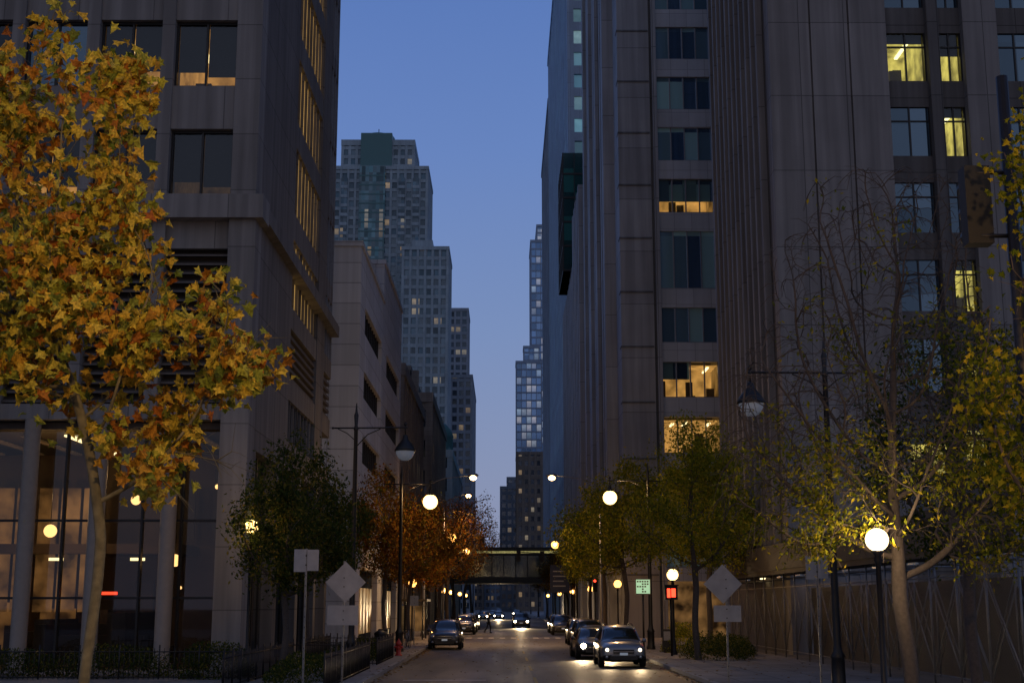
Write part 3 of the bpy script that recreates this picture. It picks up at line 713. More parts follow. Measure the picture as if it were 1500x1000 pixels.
def scaffold():
    b = B(); x = 13.0
    m, nt, out = new_mat('chain_link_mesh'); L = nt.links
    tc = N(nt, 'ShaderNodeTexCoord'); mp = N(nt, 'ShaderNodeSeparateXYZ'); L.new(tc.outputs['Object'], mp.inputs[0])
    a1 = math_(nt, 'FRACT', math_(nt, 'MULTIPLY', math_(nt, 'ADD', mp.outputs[1], mp.outputs[2]), 9.0))
    a2 = math_(nt, 'FRACT', math_(nt, 'MULTIPLY', math_(nt, 'SUBTRACT', mp.outputs[1], mp.outputs[2]), 9.0))
    wire = math_(nt, 'MAXIMUM', math_(nt, 'LESS_THAN', a1, 0.07), math_(nt, 'LESS_THAN', a2, 0.07))
    t = N(nt, 'ShaderNodeBsdfTransparent'); d = N(nt, 'ShaderNodeBsdfPrincipled'); d.inputs['Base Color'].default_value = (0.1, 0.095, 0.09, 1); d.inputs['Roughness'].default_value = 0.5
    mx = N(nt, 'ShaderNodeMixShader'); L.new(wire, mx.inputs[0]); L.new(t.outputs[0], mx.inputs[1]); L.new(d.outputs[0], mx.inputs[2]); L.new(mx.outputs[0], out.inputs[0])
    plank = simple('dark_hoarding', (0.035, 0.03, 0.028), 0.7, var=0.4, nscale=1.2)
    y = 34.0; ys = []
    while y < 78: ys.append(y); y += 2.4
    for i, y in enumerate(ys):
        for xx in (x, x+1.7):
            b.tube([(xx, y, 0.13), (xx, y, 3.9)], 0.035, M['greysteel'], 6)
        b.tube([(x, y, 3.7), (x+1.7, y, 3.7)], 0.03, M['greysteel'], 5)
        if i < len(ys)-1:
            for xx in (x+0.02, x+1.7):
                b.tube([(xx, y, 0.5), (xx, y+2.4, 3.3)], 0.022, M['greysteel'], 5)
                b.tube([(xx, y, 3.3), (xx, y+2.4, 0.5)], 0.022, M['greysteel'], 5)
    for z in (0.45, 3.3): b.tube([(x, ys[0], z), (x, ys[-1], z)], 0.022, M['greysteel'], 5)
    b.poly([(x-0.05, ys[0], 0.15), (x-0.05, ys[-1], 0.15), (x-0.05, ys[-1], 3.4), (x-0.05, ys[0], 3.4)], m)
    b.box(x-0.15, x+1.0, ys[0]-0.2, ys[-1]+0.2, 3.9, 4.1, plank)
    b.box(x-0.2, x-0.12, ys[0]-0.2, ys[-1]+0.2, 4.1, 5.3, plank)
    b.box(x+1.9, x+1.98, 34, 65.5, 0.14, 3.3, plank)
    for i in range(10): b.box(x+0.7, x+0.8, 36+i*4.4, 37+i*4.4, 3.82, 3.88, M['tube'] if i in (5, 8) else M['lampglass'])
    b.obj('sidewalk_scaffold')
scaffold()

# ------------------------------------------------------------------ street lamps
def pendant_lamp(name, loc, side, lit, H=9.1, arm=2.0, back=0.9, watts=0):
    e = empty(name, loc)
    b = B(); K = M['black']
    b.lathe((0, 0, 0), [(0.24, 0), (0.24, 0.12), (0.2, 0.2), (0.19, 0.9), (0.22, 0.96), (0.14, 1.1), (0.115, 1.3), (0.075, H-0.1), (0.10, H-0.05), (0.06, H+0.1), (0.09, H+0.5), (0.05, H+0.62), (0.02, H+0.95), (0.001, H+1.0)], K, 14)
    b.obj('pole', e)
    b = B()
    b.tube([(-side*back, 0, H), (side*arm, 0, H+0.02)], [0.03, 0.035], K, 7)
    b.tube([(0, 0, H-0.75), (side*0.45, 0, H-0.25), (side*0.95, 0, H-0.03)], 0.022, K, 6)
    b.tube([(0, 0, H-0.5), (-side*0.35, 0, H-0.2), (-side*0.7, 0, H-0.03)], 0.02, K, 6)
    b.ball((-side*back, 0, H), 0.05, K, 8)
    x = side*(arm-0.08)
    b.tube([(x, 0, H+0.25), (x, 0, H-0.3)], 0.03, K, 7); b.ball((x, 0, H+0.15), 0.07, K, 8)
    b.obj('crossarm', e)
    b = B(); z = H-0.3
    if not lit:
        b.lathe((x, 0, z), [(0.03, 0.05), (0.09, 0.0), (0.11, -0.12), (0.17, -0.2), (0.30, -0.36), (0.40, -0.52), (0.42, -0.6), (0.39, -0.6), (0.28, -0.42), (0.02, -0.3)], K, 20)
    else:
        b.lathe((x, 0, z), [(0.03, 0.05), (0.08, 0.0), (0.09, -0.12), (0.13, -0.2), (0.18, -0.27), (0.17, -0.28), (0.02, -0.22)], K, 20)
    b.obj('bell_shade', e)
    b = B()
    if lit:
        b.ball((x, 0, z-0.62), 0.39, M['globe'] if lit == 1 else M['globe_o'], 20)
        if watts: bulb(e, (x, 0, z-0.62), watts, WARM if lit == 1 else SOD, .16)
        else: b.ball((x, 0, z-0.62), 0.16, M['cobra'], 10)
    else: b.lathe((x, 0, z), [(0.36, -0.6), (0.35, -0.7), (0.27, -0.86), (0.14, -0.95), (0.001, -0.97)], M['lampglass'], 18)
    b.obj('lamp_bowl', e)
    return e
pendant_lamp('street_lamp', (-5.75, 51.5, 0.13), 1, 0)
pendant_lamp('street_lamp', (9.3, 38.0, 0.13), -1, 0, H=8.95, arm=2.25)
pendant_lamp('street_lamp', (8.0, 74, 0.13), -1, 1, arm=2.2, watts=480)
pendant_lamp('street_lamp', (-5.4, 70.5, 0.13), 1, 1, arm=1.6, H=8.6, watts=330)
pendant_lamp('street_lamp', (-6.0, 120, 0.13), 1, 2, arm=1.5, watts=450)
pendant_lamp('street_lamp', (-4.9, 7.0, 0.13), 1, 1, arm=2.6, H=8.6, watts=1700)
pendant_lamp('street_lamp', (7.6, 10.0, 0.13), -1, 1, arm=1.8, H=8.6, watts=700)
L2 = pendant_lamp('street_lamp', (6.9, 190, 0.13), -1, 2, arm=2.2)
pendant_lamp('street_lamp', (-5.6, 150, 0.13), 1, 2, arm=1.5)
dup(L2, (6.9, 270, 0.13)); dup(L2, (6.9, 345, 0.13)); dup(L2, (7.2, 133, 0.13))
dup(L2, (-5.2, 230, 0.13), math.pi); dup(L2, (-5.2, 310, 0.13), math.pi)

def globe_lamp(loc, lit='globe', H=3.55, r=0.27, watts=0):
    e = empty('globe_lamp', loc); b = B()
    b.lathe((0, 0, 0), [(0.16, 0), (0.16, 0.1), (0.11, 0.25), (0.10, 0.6), (0.06, 0.7), (0.05, H-0.25), (0.09, H-0.18), (0.06, H-0.1), (0.13, H-0.02), (0.10, H)], M['black'], 12); b.obj('post', e)
    b = B(); b.ball((0, 0, H+r*0.9), r, M[lit], 22)
    if watts: bulb(e, (0, 0, H+r*.9), watts, (1, .7, .4) if lit == 'globe_white' else (WARM if lit == 'globe' else SOD), r*.45)
    else: b.ball((0, 0, H+r*.9), r*.45, M['cobra'], 10)
    b.obj('globe', e)
    return e
globe_lamp((6.95, 25.0, 0.13), 'globe_white', 3.36, 0.215, 150)
globe_lamp((8.25, 66, 0.13), 'globe', 3.55, 0.28, 220)
globe_lamp((-8.75, 46.6, 0.13), 'globe', 4.8, 0.24, 90)
globe_lamp((-6.2, 92, 0.13), 'globe_o', 3.55, .27, 150); globe_lamp((8.0, 95, 0.13), 'globe_o', 3.55, .27, 150)
g0 = globe_lamp((8.0, 125, 0.13), 'globe_o', 3.55); dup(g0, (-6.2, 140, 0.13)); dup(g0, (-6.2, 160, 0.13)); dup(g0, (7.6, 150, 0.13)); dup(g0, (7.4, 180, 0.13)); dup(g0, (-6, 185, 0.13)); dup(g0, (-6, 215, 0.13)); dup(g0, (7.2, 220, 0.13))

def cobra(loc, side, H=11.8, arm=3.6, watts=2400):
    e = empty('cobra_head_lamp', loc); b = B(); G = M['greysteel']
    b.tube([(0, 0, 0), (0, 0, 0.4), (0, 0, H-0.8)], [0.14, 0.11, 0.07], G, 10); b.obj('pole', e)
    b = B(); b.tube([(0, 0, H-1.0), (side*0.5, 0, H-0.5), (side*1.4, 0, H-0.15), (side*(arm-0.4), 0, H+0.05)], [0.045, 0.04, 0.035, 0.03], G, 7)
    b.lathe((side*arm, 0, H+0.08), [(0.02, -0.45), (0.09, -0.35), (0.17, 0), (0.15, 0.25), (0.03, 0.4)], G, 12, axis='x'); b.obj('arm', e)
    b = B(); b.ball((side*arm, 0, H-0.1), 0.26, M['cobra'], 12, 0.8); b.obj('lens', e)
    bulb(e, (side*arm, -.05, H-0.5), watts, (1, .56, .24), .12, True)
cobra((-5.9, 100, 0.13), 1); cobra((7.2, 100, 0.13), -1)
cobra((-5.9, 132, 0.13), 1, 13, 2.4)

# ------------------------------------------------------------------ signs
def sign(name, loc, parts, H):
    e = empty(name, loc); b = B()
    b.box(-0.03, 0.03, -0.02, 0.02, 0, H, M['greysteel'])
    for i in range(int(H/0.3)): b.box(-0.01, 0.01, -0.024, -0.0205, 0.2+i*0.3, 0.24+i*0.3, M['black'])
    b.obj('post', e)
    for i, (kind, cx, cz, w, h) in enumerate(parts):
        b = B()
        if kind == 'd':
            p = [(cx, -0.035, cz-w/2), (cx+w/2, -0.035, cz), (cx, -0.035, cz+w/2), (cx-w/2, -0.035, cz)]
        else:
            p = [(cx-w/2, -0.035, cz-h/2), (cx+w/2, -0.035, cz-h/2), (cx+w/2, -0.035, cz+h/2), (cx-w/2, -0.035, cz+h/2)]
        b.poly(p, M['signback']); b.poly([(a, -0.03, c) for a, _, c in p][::-1], M['signback'])
        for j in range(4):
            q, r2_ = p[j], p[(j+1) % 4]; b.poly([q, r2_, (r2_[0], -0.03, r2_[2]), (q[0], -0.03, q[2])], M['signback'])
        b.box(-0.02, 0.02, -0.045, -0.036, cz+0.12, cz+0.15, M['black']); b.box(-0.02, 0.02, -0.045, -0.036, cz-0.15, cz-0.12, M['black'])
        b.obj('panel_%d' % (i+1), e)
    return e
sign('warning_sign', (-4.95, 42, 0.13), [('d', 0.05, 3.05, 1.25, 0), ('r', -0.02, 2.05, 0.95, 0.6)], 3.7)
sign('parking_sign', (-5.85, 40, 0.13), [('r', -0.18, 3.65, 0.36, 0.66), ('r', 0.2, 3.66, 0.34, 0.62)], 4.0)
sign('warning_sign', (6.9, 42, 0.13), [('d', -0.1, 3.0, 1.2, 0), ('r', 0.02, 2.1, 0.85, 0.5)], 3.6)
sign('parking_sign', (9.75, 42, 0.13), [('r', -0.18, 3.5, 0.34, 0.72), ('r', 0.18, 3.52, 0.32, 0.7), ('r', 0.0, 4.5, 0.24, 0.55)], 4.8)
sign('no_parking_sign', (-5.4, 82, 0.13), [('r', 0, 2.6, 0.5, 0.6)], 2.9)

def traffic_signal(loc, H, on):
    e = empty('traffic_signal', loc); b = B(); K = M['black']
    b.tube([(0, 0, 0), (0, 0, H)], 0.06, K, 9); b.lathe((0, 0, 0), [(0.18, 0), (0.18, 0.1), (0.09, 0.5)], K, 10); b.obj('post', e)
    b = B(); b.box(-0.18, 0.18, -0.2, 0.02, H, H+1.05, K)
    for i in range(3):
        z = H+0.2+i*0.33
        b.lathe((0, -0.2, z), [(0.13, 0), (0.13, -0.2), (0.12, -0.2), (0.12, 0)], K, 12, axis='y')
    b.obj('housing', e)
    b = B()
    for i in range(3): b.lathe((0, -0.205, H+0.2+i*0.33), [(0.001, -0.02), (0.11, 0)], M[on] if i == 2 else M['frame'], 12, axis='y')
    b.obj('lenses', e)
def ped_signal(loc):
    e = empty('pedestrian_signal', loc); b = B()
    b.tube([(0, 0, 0), (0, 0, 3.0)], 0.055, M['black'], 9); b.obj('post', e)
    b = B(); b.box(-0.3, 0.3, -0.3, 0.02, 2.6, 3.25, M['black']); b.box(-0.33, 0.33, -0.5, -0.3, 3.25, 3.3, M['black']); b.obj('housing', e)
    b = B(); b.box(-0.2, -0.05, -0.315, -0.302, 2.7, 3.12, M['red_em']); b.box(0.0, 0.2, -0.315, -0.302, 2.72, 3.12, M['red_em'])
    b.obj('hand_symbol', e)
ped_signal((7.95, 64.5, 0.13))
traffic_signal((-6.2, 110, 0.13), 3.4, 'red_em'); traffic_signal((7.4, 110, 0.13), 3.4, 'red_em')
b = B(); b.box(-0.4, 0.4, -0.1, 0.1, 2.9, 3.7, M['frame']); b.box(-0.36, 0.36, -0.112, -0.101, 2.94, 3.66, M['green_em'])
rr = random.Random(2)
for i in range(5):
    for j in range(5):
        if rr.random() < .6: b.box(-0.32+j*.13, -0.23+j*.13, -0.122, -0.113, 3.0+i*.13, 3.08+i*.13, M['frame'])
b.tube([(0, 0, 0), (0, 0, 2.9)], 0.05, M['black'], 8)
b.obj('illuminated_parking_sign', None, (7.3, 71, 0.13))
e = empty('mast_arm_signal', (7.2, 160, 0.13)); b = B(); b.tube([(0, 0, 0), (0, 0, 8.6)], 0.1, M['black'], 8); b.tube([(0, 0, 8.2), (-5.6, 0, 8.5)], 0.05, M['black'], 6); b.obj('mast', e)
b = B(); b.box(-5.7, -5.2, -0.2, 0.1, 7.4, 8.7, M['black']); b.box(-2.9, -2.4, -0.2, 0.1, 7.3, 8.6, M['black']); b.obj('heads', e)
b = B(); b.tube([(0, 0, 0), (0, 0, 7)], 0.07, M['black'], 8); b.box(-2.2, -0.2, -0.03, 0.03, 3.6, 6.4, simple('navy_banner', (0.02, 0.03, 0.07), 0.7))
for k in range(4): b.box(-1.9, -0.8+0.2*(k % 2), -0.04, -0.031, 5.7-k*0.5, 5.82-k*0.5, M['signback'])
b.obj('banner_post', None, (7.0, 140, 0.13))
# signal at the right edge, seen from behind (all black)
e = empty('traffic_signal', (6.95, 17.5, 0.13)); b = B(); b.tube([(0, 0, 0), (0, 0, 9.6)], [.11, .08], M['black'], 10); b.tube([(0, 0, 8.2), (-.45, 0, 8.2)], .03, M['black'], 6); b.tube([(0, 0, 7.3), (-.45, 0, 7.3)], .03, M['black'], 6); b.obj('post', e)
b = B(); b.box(-.62, -.27, -.02, .24, 7.2, 8.3, M['black'])
for i in range(3): b.lathe((-.445, .24, 7.39+i*.35), [(.13, 0), (.13, .22), (.12, .22), (.12, 0)], M['black'], 12, axis='y')
b.obj('housing', e)

# ------------------------------------------------------------------ hydrant, bins, railings
b = B()
b.lathe((0, 0, 0), [(0.17, 0), (0.17, 0.05), (0.12, 0.07), (0.11, 0.5), (0.15, 0.52), (0.15, 0.56), (0.12, 0.6), (0.07, 0.7), (0.03, 0.73), (0.03, 0.78), (0.001, 0.79)], M['red'], 14)
b.lathe((0, 0, 0.4), [(0.001, -0.2), (0.06, -0.2), (0.06, -0.12), (0.05, 0), (0.06, 0.12), (0.06, 0.2), (0.001, 0.2)], M['red'], 10, axis='x')
b.lathe((0, 0, 0.36), [(0.001, -0.19), (0.075, -0.19), (0.075, -0.1)], M['red'], 10, axis='y')
b.obj('fire_hydrant', None, (-5.0, 65, 0.13))
def railing(name, pts):
    b = B(); K = M['black']
    for (x0, y0), (x1, y1) in zip(pts[:-1], pts[1:]):
        d = Vector((x1-x0, y1-y0)); n = max(1, int(d.length/0.16))
        for z in (0.2, 1.0): b.tube([(x0, y0, z), (x1, y1, z)], 0.02, K, 5)
        for i in range(n+1):
            x = x0+d.x*i/n; y = y0+d.y*i/n
            b.tube([(x, y, 0.13), (x, y, 1.12 if i % 8 else 1.22)], 0.011 if i % 8 else 0.028, K, 5)
    b.obj(name)
railing('iron_railing', [(-5.1, 39), (-5.1, 52), (-8.0, 52), (-8.0, 39)])
railing('iron_railing', [(-5.1, 55), (-5.1, 63), (-8.0, 63), (-8.0, 55), (-5.1, 55)])
railing('iron_railing', [(-8.6, 44.5), (-18, 44.5)])
b = B(); b.tube([(0, 0, 0), (0, 0, 0.95)], [0.27, 0.31], M['black'], 16); b.lathe((0, 0, 0.95), [(0.33, 0), (0.33, 0.06), (0.2, 0.16), (0.1, 0.2)], M['black'], 16); b.obj('litter_bin', None, (-6.0, 66.5, 0.13))
b = B(); b.box(-.25, .25, -.2, .2, 0.15, 1.15, M['black']); b.box(-.22, .22, -.215, -.205, 0.6, 1.05, M['frame_l']); b.box(-.2, .2, -.15, .15, 0, .15, M['black'])
o = b.obj('newspaper_box', None, (-6.1, 69, 0.13)); dup(o, (-6.15, 70, 0.13)); dup(o, (8.3, 69, 0.13))
b = B(); K = M['frame']
for x in (-1.5, 0): 
    for y in (0, 4): b.box(x-.05, x+.05, y-.05, y+.05, 0, 2.6, K)
b.box(-1.7, 0.3, -0.3, 4.3, 2.6, 2.75, K)
b.poly([(-1.5, 0, .3), (-1.5, 4, .3), (-1.5, 4, 2.4), (-1.5, 0, 2.4)], M['clear_d']); b.box(-1.4, -1.0, 1, 3, .45, .5, K); b.box(-1.4,-0.1,4.06,4.12,.5,2.3,M['shop'])
b.obj('bus_shelter', None, (-5.6, 94, 0.13))
def bicycle(loc, rz):
    e = empty('bicycle', loc, rz); b = B(); K = M['black']
    for y in (-0.52, 0.52):
        n = 22; b.tube([(0, y+0.33*math.cos(2*math.pi*i/n), 0.34+0.33*math.sin(2*math.pi*i/n)) for i in range(n+1)], 0.016, K, 5, False)
        for i in range(8): a = math.pi*i/8; b.tube([(0, y-0.32*math.cos(a), 0.34-0.32*math.sin(a)), (0, y+0.32*math.cos(a), 0.34+0.32*math.sin(a))], 0.002, M['greysteel'], 3)
    b.obj('wheels', e); b = B(); R = M['frame_l']
    for p, q in (((0, .52, .34), (0, .05, .3)), ((0, .05, .3), (0, .22, .82)), ((0, .52, .34), (0, .2, .75)), ((0, .2, .76), (0, -.35, .8)), ((0, .05, .3), (0, -.36, .7)), ((0, -.34, .95), (0, -.52, .34))): b.tube([p, q], 0.018, R, 6)
    b.tube([(-.28, -.25, 1.0), (0, -.34, .98), (.28, -.25, 1.0)], .014, K, 5); b.box(-.07, .07, .12, .38, .84, .89, K); b.obj('frame', e)
bicycle((-5.4, 76.5, 0.13), 0.3); bicycle((-5.5, 78, 0.13), 0.2)

# ------------------------------------------------------------------ cars
def paint(name, col, metal=0.3):
    m, nt, out = new_mat(name); p = N(nt, 'ShaderNodeBsdfPrincipled')
    tc = N(nt, 'ShaderNodeTexCoord'); nz = N(nt, 'ShaderNodeTexNoise'); nz.inputs['Scale'].default_value = 2.5; nz.inputs['Detail'].default_value = 3
    nt.links.new(tc.outputs['Object'], nz.inputs[0]); c = mixc(nt, nz.outputs['Fac'], tuple(x*.8 for x in col), tuple(x*1.15 for x in col)); nt.links.new(c, p.inputs['Base Color'])
    p.inputs['Metallic'].default_value = metal; p.inputs['Roughness'].default_value = 0.32; p.inputs['Coat Weight'].default_value = 0.6; p.inputs['Coat Roughness'].default_value = 0.08
    nt.links.new(p.outputs[0], out.inputs[0]); return m
M['carglass'] = simple('car_glass', (0.01, 0.011, 0.012), 0.04, 0, var=0.1, spec=0.8)
M['tyre'] = simple('tyre_rubber', (0.012, 0.012, 0.012), 0.85)
M['rim'] = simple('alloy_rim', (0.28, 0.28, 0.3), 0.3, 0.9)
M['plastic'] = simple('black_plastic', (0.014, 0.014, 0.015), 0.6)
M['hl_off'] = simple('headlight_glass', (0.3, 0.31, 0.33), 0.08, 0.6)
M['hl_on'] = emit('headlight_on', (1.0, 0.80, 0.5), 30)
M['hl_dim'] = emit('running_light', (1.0, 0.85, 0.6), 3.5)
M['plate'] = simple('glowing_number_plate', (0.5, 0.55, 0.62), 0.4, emis=(0.7, 0.85, 1), estr=0.12, var=0.05)  # plate brightened by a faint glow of its own
M['tail'] = simple('tail_light', (0.25, 0.01, 0.01), 0.2)
SUV = [(-2.36, .42, .60, .68, .66, .52), (-2.28, .30, .74, .84, .82, .66), (-2.05, .22, .84, .95, .90, .76), (-1.55, .22, .90, 1.02, .925, .79), (-1.02, .22, .95, 1.07, .93, .80),
       (-.72, .22, .97, 1.28, .93, .72), (-.30, .22, .99, 1.57, .93, .64), (.35, .22, 1.0, 1.66, .93, .64), (1.3, .23, 1.02, 1.63, .93, .64), (1.95, .25, 1.05, 1.54, .92, .62), (2.22, .32, 1.04, 1.14, .88, .72), (2.36, .42, .8, .9, .78, .66)]
SED = [(-2.36, .38, .54, .60, .64, .50), (-2.28, .26, .64, .72, .80, .66), (-2.0, .18, .72, .82, .88, .74), (-1.5, .18, .78, .88, .905, .77), (-.9, .18, .83, .94, .91, .77),
       (-.6, .18, .85, 1.12, .91, .70), (-.15, .18, .87, 1.37, .91, .60), (.4, .18, .89, 1.44, .91, .60), (1.0, .18, .9, 1.40, .91, .60), (1.6, .2, .92, 1.12, .90, .68), (2.15, .26, .93, 1.0, .86, .72), (2.36, .38, .7, .78, .76, .64)]
def car(name, loc, col, lights, kind='SUV', rotz=0.0):
    S = SUV if kind == 'SUV' else SED
    e = empty(name, loc, rotz); pm = paint(name+'_paint', col)
    b = B(); ip = b.mi(pm); ig = b.mi(M['carglass']); ik = b.mi(M['plastic'])
    rings = []
    for y, zb, zl, zt, w, wt in S:
        half = [(0, zb), (w*.6, zb), (w*.93, zb+.02), (w, zb+.2), (w*1.0, zl-.22), (w*.985, zl-.06), (w*.94, zl), (wt+.03, zt-.09), (wt*.9, zt-.02), (wt*.45, zt+.01), (0, zt+.02)]
        full = [(x, z) for x, z in half]+[(-x, z) for x, z in half[-2:0:-1]]
        k = len(b.v); b.v += [(x, y, z) for x, z in full]; rings.append(k)
    n = 20
    for a in range(len(S)-1):
        for j in range(n):
            j2 = (j+1) % n; f = (rings[a]+j, rings[a]+j2, rings[a+1]+j2, rings[a+1]+j); mi_ = ip
            jj = j if j < 10 else 19-j
            if jj in (0, 1, 2): mi_ = ik
            if jj == 6 and 5 <= a <= 8: mi_ = ig
            if a in (4, 5) and jj in (7, 8, 9): mi_ = ig
            if a == 9 and jj in (7, 8, 9): mi_ = ig
            b.f.append(f); b.m.append(mi_); b.sm.append(True)
    b.f.append(tuple(rings[0]+j for j in range(n))[::-1]); b.m.append(ip); b.sm.append(True)
    b.f.append(tuple(rings[-1]+j for j in range(n))); b.m.append(ip); b.sm.append(True)
    o = b.obj('body', e); md = o.modifiers.new('s', 'SUBSURF'); md.levels = 2; md.render_levels = 2
    zl = S[4][2]
    b = B()
    for y in (-1.42, 1.38):
        for sx in (-1, 1):
            r = .345; xo = sx*.93
            b.lathe((xo, y, r+0.05), [(0.001, -.003*sx), (r+.065, -.003*sx), (r+.06, .012*sx), (0.001, .012*sx)], M['plastic'], 24, axis='x')
            b.lathe((xo-sx*.2, y, r), [(0.001, 0), (r-.03, 0), (r, .03*sx), (r, .2*sx), (r-.04, .235*sx), (r-.1, .225*sx), (r-.12, .2*sx), (0.001, .2*sx)], M['tyre'], 24, axis='x')
            b.lathe((xo+sx*.012, y, r), [(0.001, .015*sx), (.06, .015*sx), (.07, 0)], M['rim'], 12, axis='x')
            for q in range(7):
                a = 2*math.pi*q/7; b.tube([(xo+sx*.01, y, r), (xo+sx*.006, y+.23*math.cos(a), r+.23*math.sin(a))], [.03, .022], M['rim'], 5)
    b.obj('wheels', e)
    b = B()
    for sx in (-1, 1):
        P = lambda i, dz=0: (sx*(S[i][5]+.035), S[i][0], S[i][3]-.085+dz)
        b.tube([P(4), P(5), P(6), P(7)], .032, pm, 6)
        b.tube([(sx*(S[7][5]+.045), S[7][0], S[7][3]-.08), (sx*S[7][4]*.955, S[7][0]+.05, S[7][2])], .03, M['plastic'], 6)
        b.tube([(sx*(S[8][5]+.045), S[8][0], S[8][3]-.08), (sx*S[8][4]*.955, S[8][0]+.1, S[8][2])], .04, pm, 6)
        if kind == 'SUV': b.tube([(sx*.56, -.25, 1.64), (sx*.56, -.1, 1.71), (sx*.56, 1.5, 1.70), (sx*.56, 1.65, 1.62)], .02, M['plastic'], 6)
        b.lathe((sx*1.0, S[5][0]+.02, zl+.1), [(0.001, -.1), (.07, -.07), (.09, 0), (.075, .08), (0.001, .1)], pm, 10, axis='x')
        b.tube([(sx*.88, S[5][0]+.05, zl+.02), (sx*.98, S[5][0]+.03, zl+.07)], .025, M['plastic'], 6)
        b.box(sx*.93-.012, sx*.93+.012, -1.0, 1.0, .34, .42, M['plastic'])
    b.obj('trim', e)
    zf = S[1][2]
    b = B()
    b.box(-.42, .42, -2.405, -2.33, zf-.18, zf-.02, M['plastic']); b.box(-.40, .40, -2.415, -2.40, zf-.11, zf-.085, M['rim'])
    b.box(-.55, .55, -2.40, -2.3, .32, .47, M['plastic'])
    b.box(-.16, .16, -2.42, -2.395, .50, .60, M['plate'])
    for sx in (-1, 1): b.lathe((sx*.68, -2.28, .42), [(0.001, -.07), (.06, -.06), (.07, 0)], M['hl_off'], 10, axis='y')
    b.box(-.16, .16, 2.36, 2.40, .75, .87, M['plate'])
    for sx in (-1, 1): b.box(sx*.76-.12, sx*.76+.1, 2.14, 2.3, zl-.12, zl+.04, M['tail'])
    b.obj('grille_and_bumpers', e)
    b = B(); hm = {0: M['hl_off'], 1: M['hl_on'], 2: M['hl_dim'], 3: M['hl_on']}[lights]
    k = 1.8 if lights == 3 else 1.1
    for sx in (-1, 1):
        x = sx*.665
        b.lathe((x, -2.24, zf-.03), [(0.001, -.105), (.06, -.09), (.12, -.03), (.14, .05)], M['hl_off'], 14, axis='y')
        b.lathe((x, -2.285, zf-.03), [(0.001, -.085), (.055*k, -.075), (.07*k, -.02)], hm, 12, axis='y')
    b.obj('headlights', e)
    return e
car('parked_car', (-3.35, 79.6, 0), (0.02, 0.022, 0.028), 0)
car('parked_car', (4.85, 57.5, 0), (0.19, 0.205, 0.23), 2)
car('parked_car', (4.3, 66, 0), (0.03, 0.032, 0.036), 3, 'SED', 0.04)
car('parked_car', (4.9, 73, 0), (0.12, 0.11, 0.10), 0, 'SED')
c5 = car('parked_car', (4.95, 80, 0), (0.02, 0.02, 0.024), 0)
dup(c5, (5.0, 88, 0)); dup(c5, (-3.4, 118, 0)); dup(c5, (-3.4, 128, 0)); dup(c5, (5.0, 116, 0)); dup(c5, (5.0, 124, 0)); dup(c5, (-3.4, 140, 0))
cf = car('car', (1.9, 150, 0), (0.05, 0.05, 0.055), 3)
cg = car('car', (-0.9, 235, 0), (0.05, 0.05, 0.055), 3, 'SED')
for x, y in ((-3.4, 225), (-2.2, 275), (2.8, 300), (-1.4, 380)): dup(cg, (x, y, 0))

def spot(loc, rot, e, col=(1, .72, .4)):
    l = bpy.data.lights.new('headlight_beam', 'SPOT'); l.energy = e; l.color = col; l.spot_size = math.radians(70); l.spot_blend = .8; l.shadow_soft_size = .08
    o = bpy.data.objects.new('headlight_beam', l); COL.objects.link(o); o.location = loc; o.rotation_euler = rot
for x in (4.2, 5.5): spot((x, 55.0, .8), (math.radians(80), 0, math.pi), 110)
for x in (3.65, 4.95): spot((x, 63.5, .7), (math.radians(80), 0, math.pi), 500)
spot((1.9, 147.5, .8), (math.radians(84), 0, math.pi), 5000)
spot((-.9, 232.3, .8), (math.radians(84), 0, math.pi), 8000)

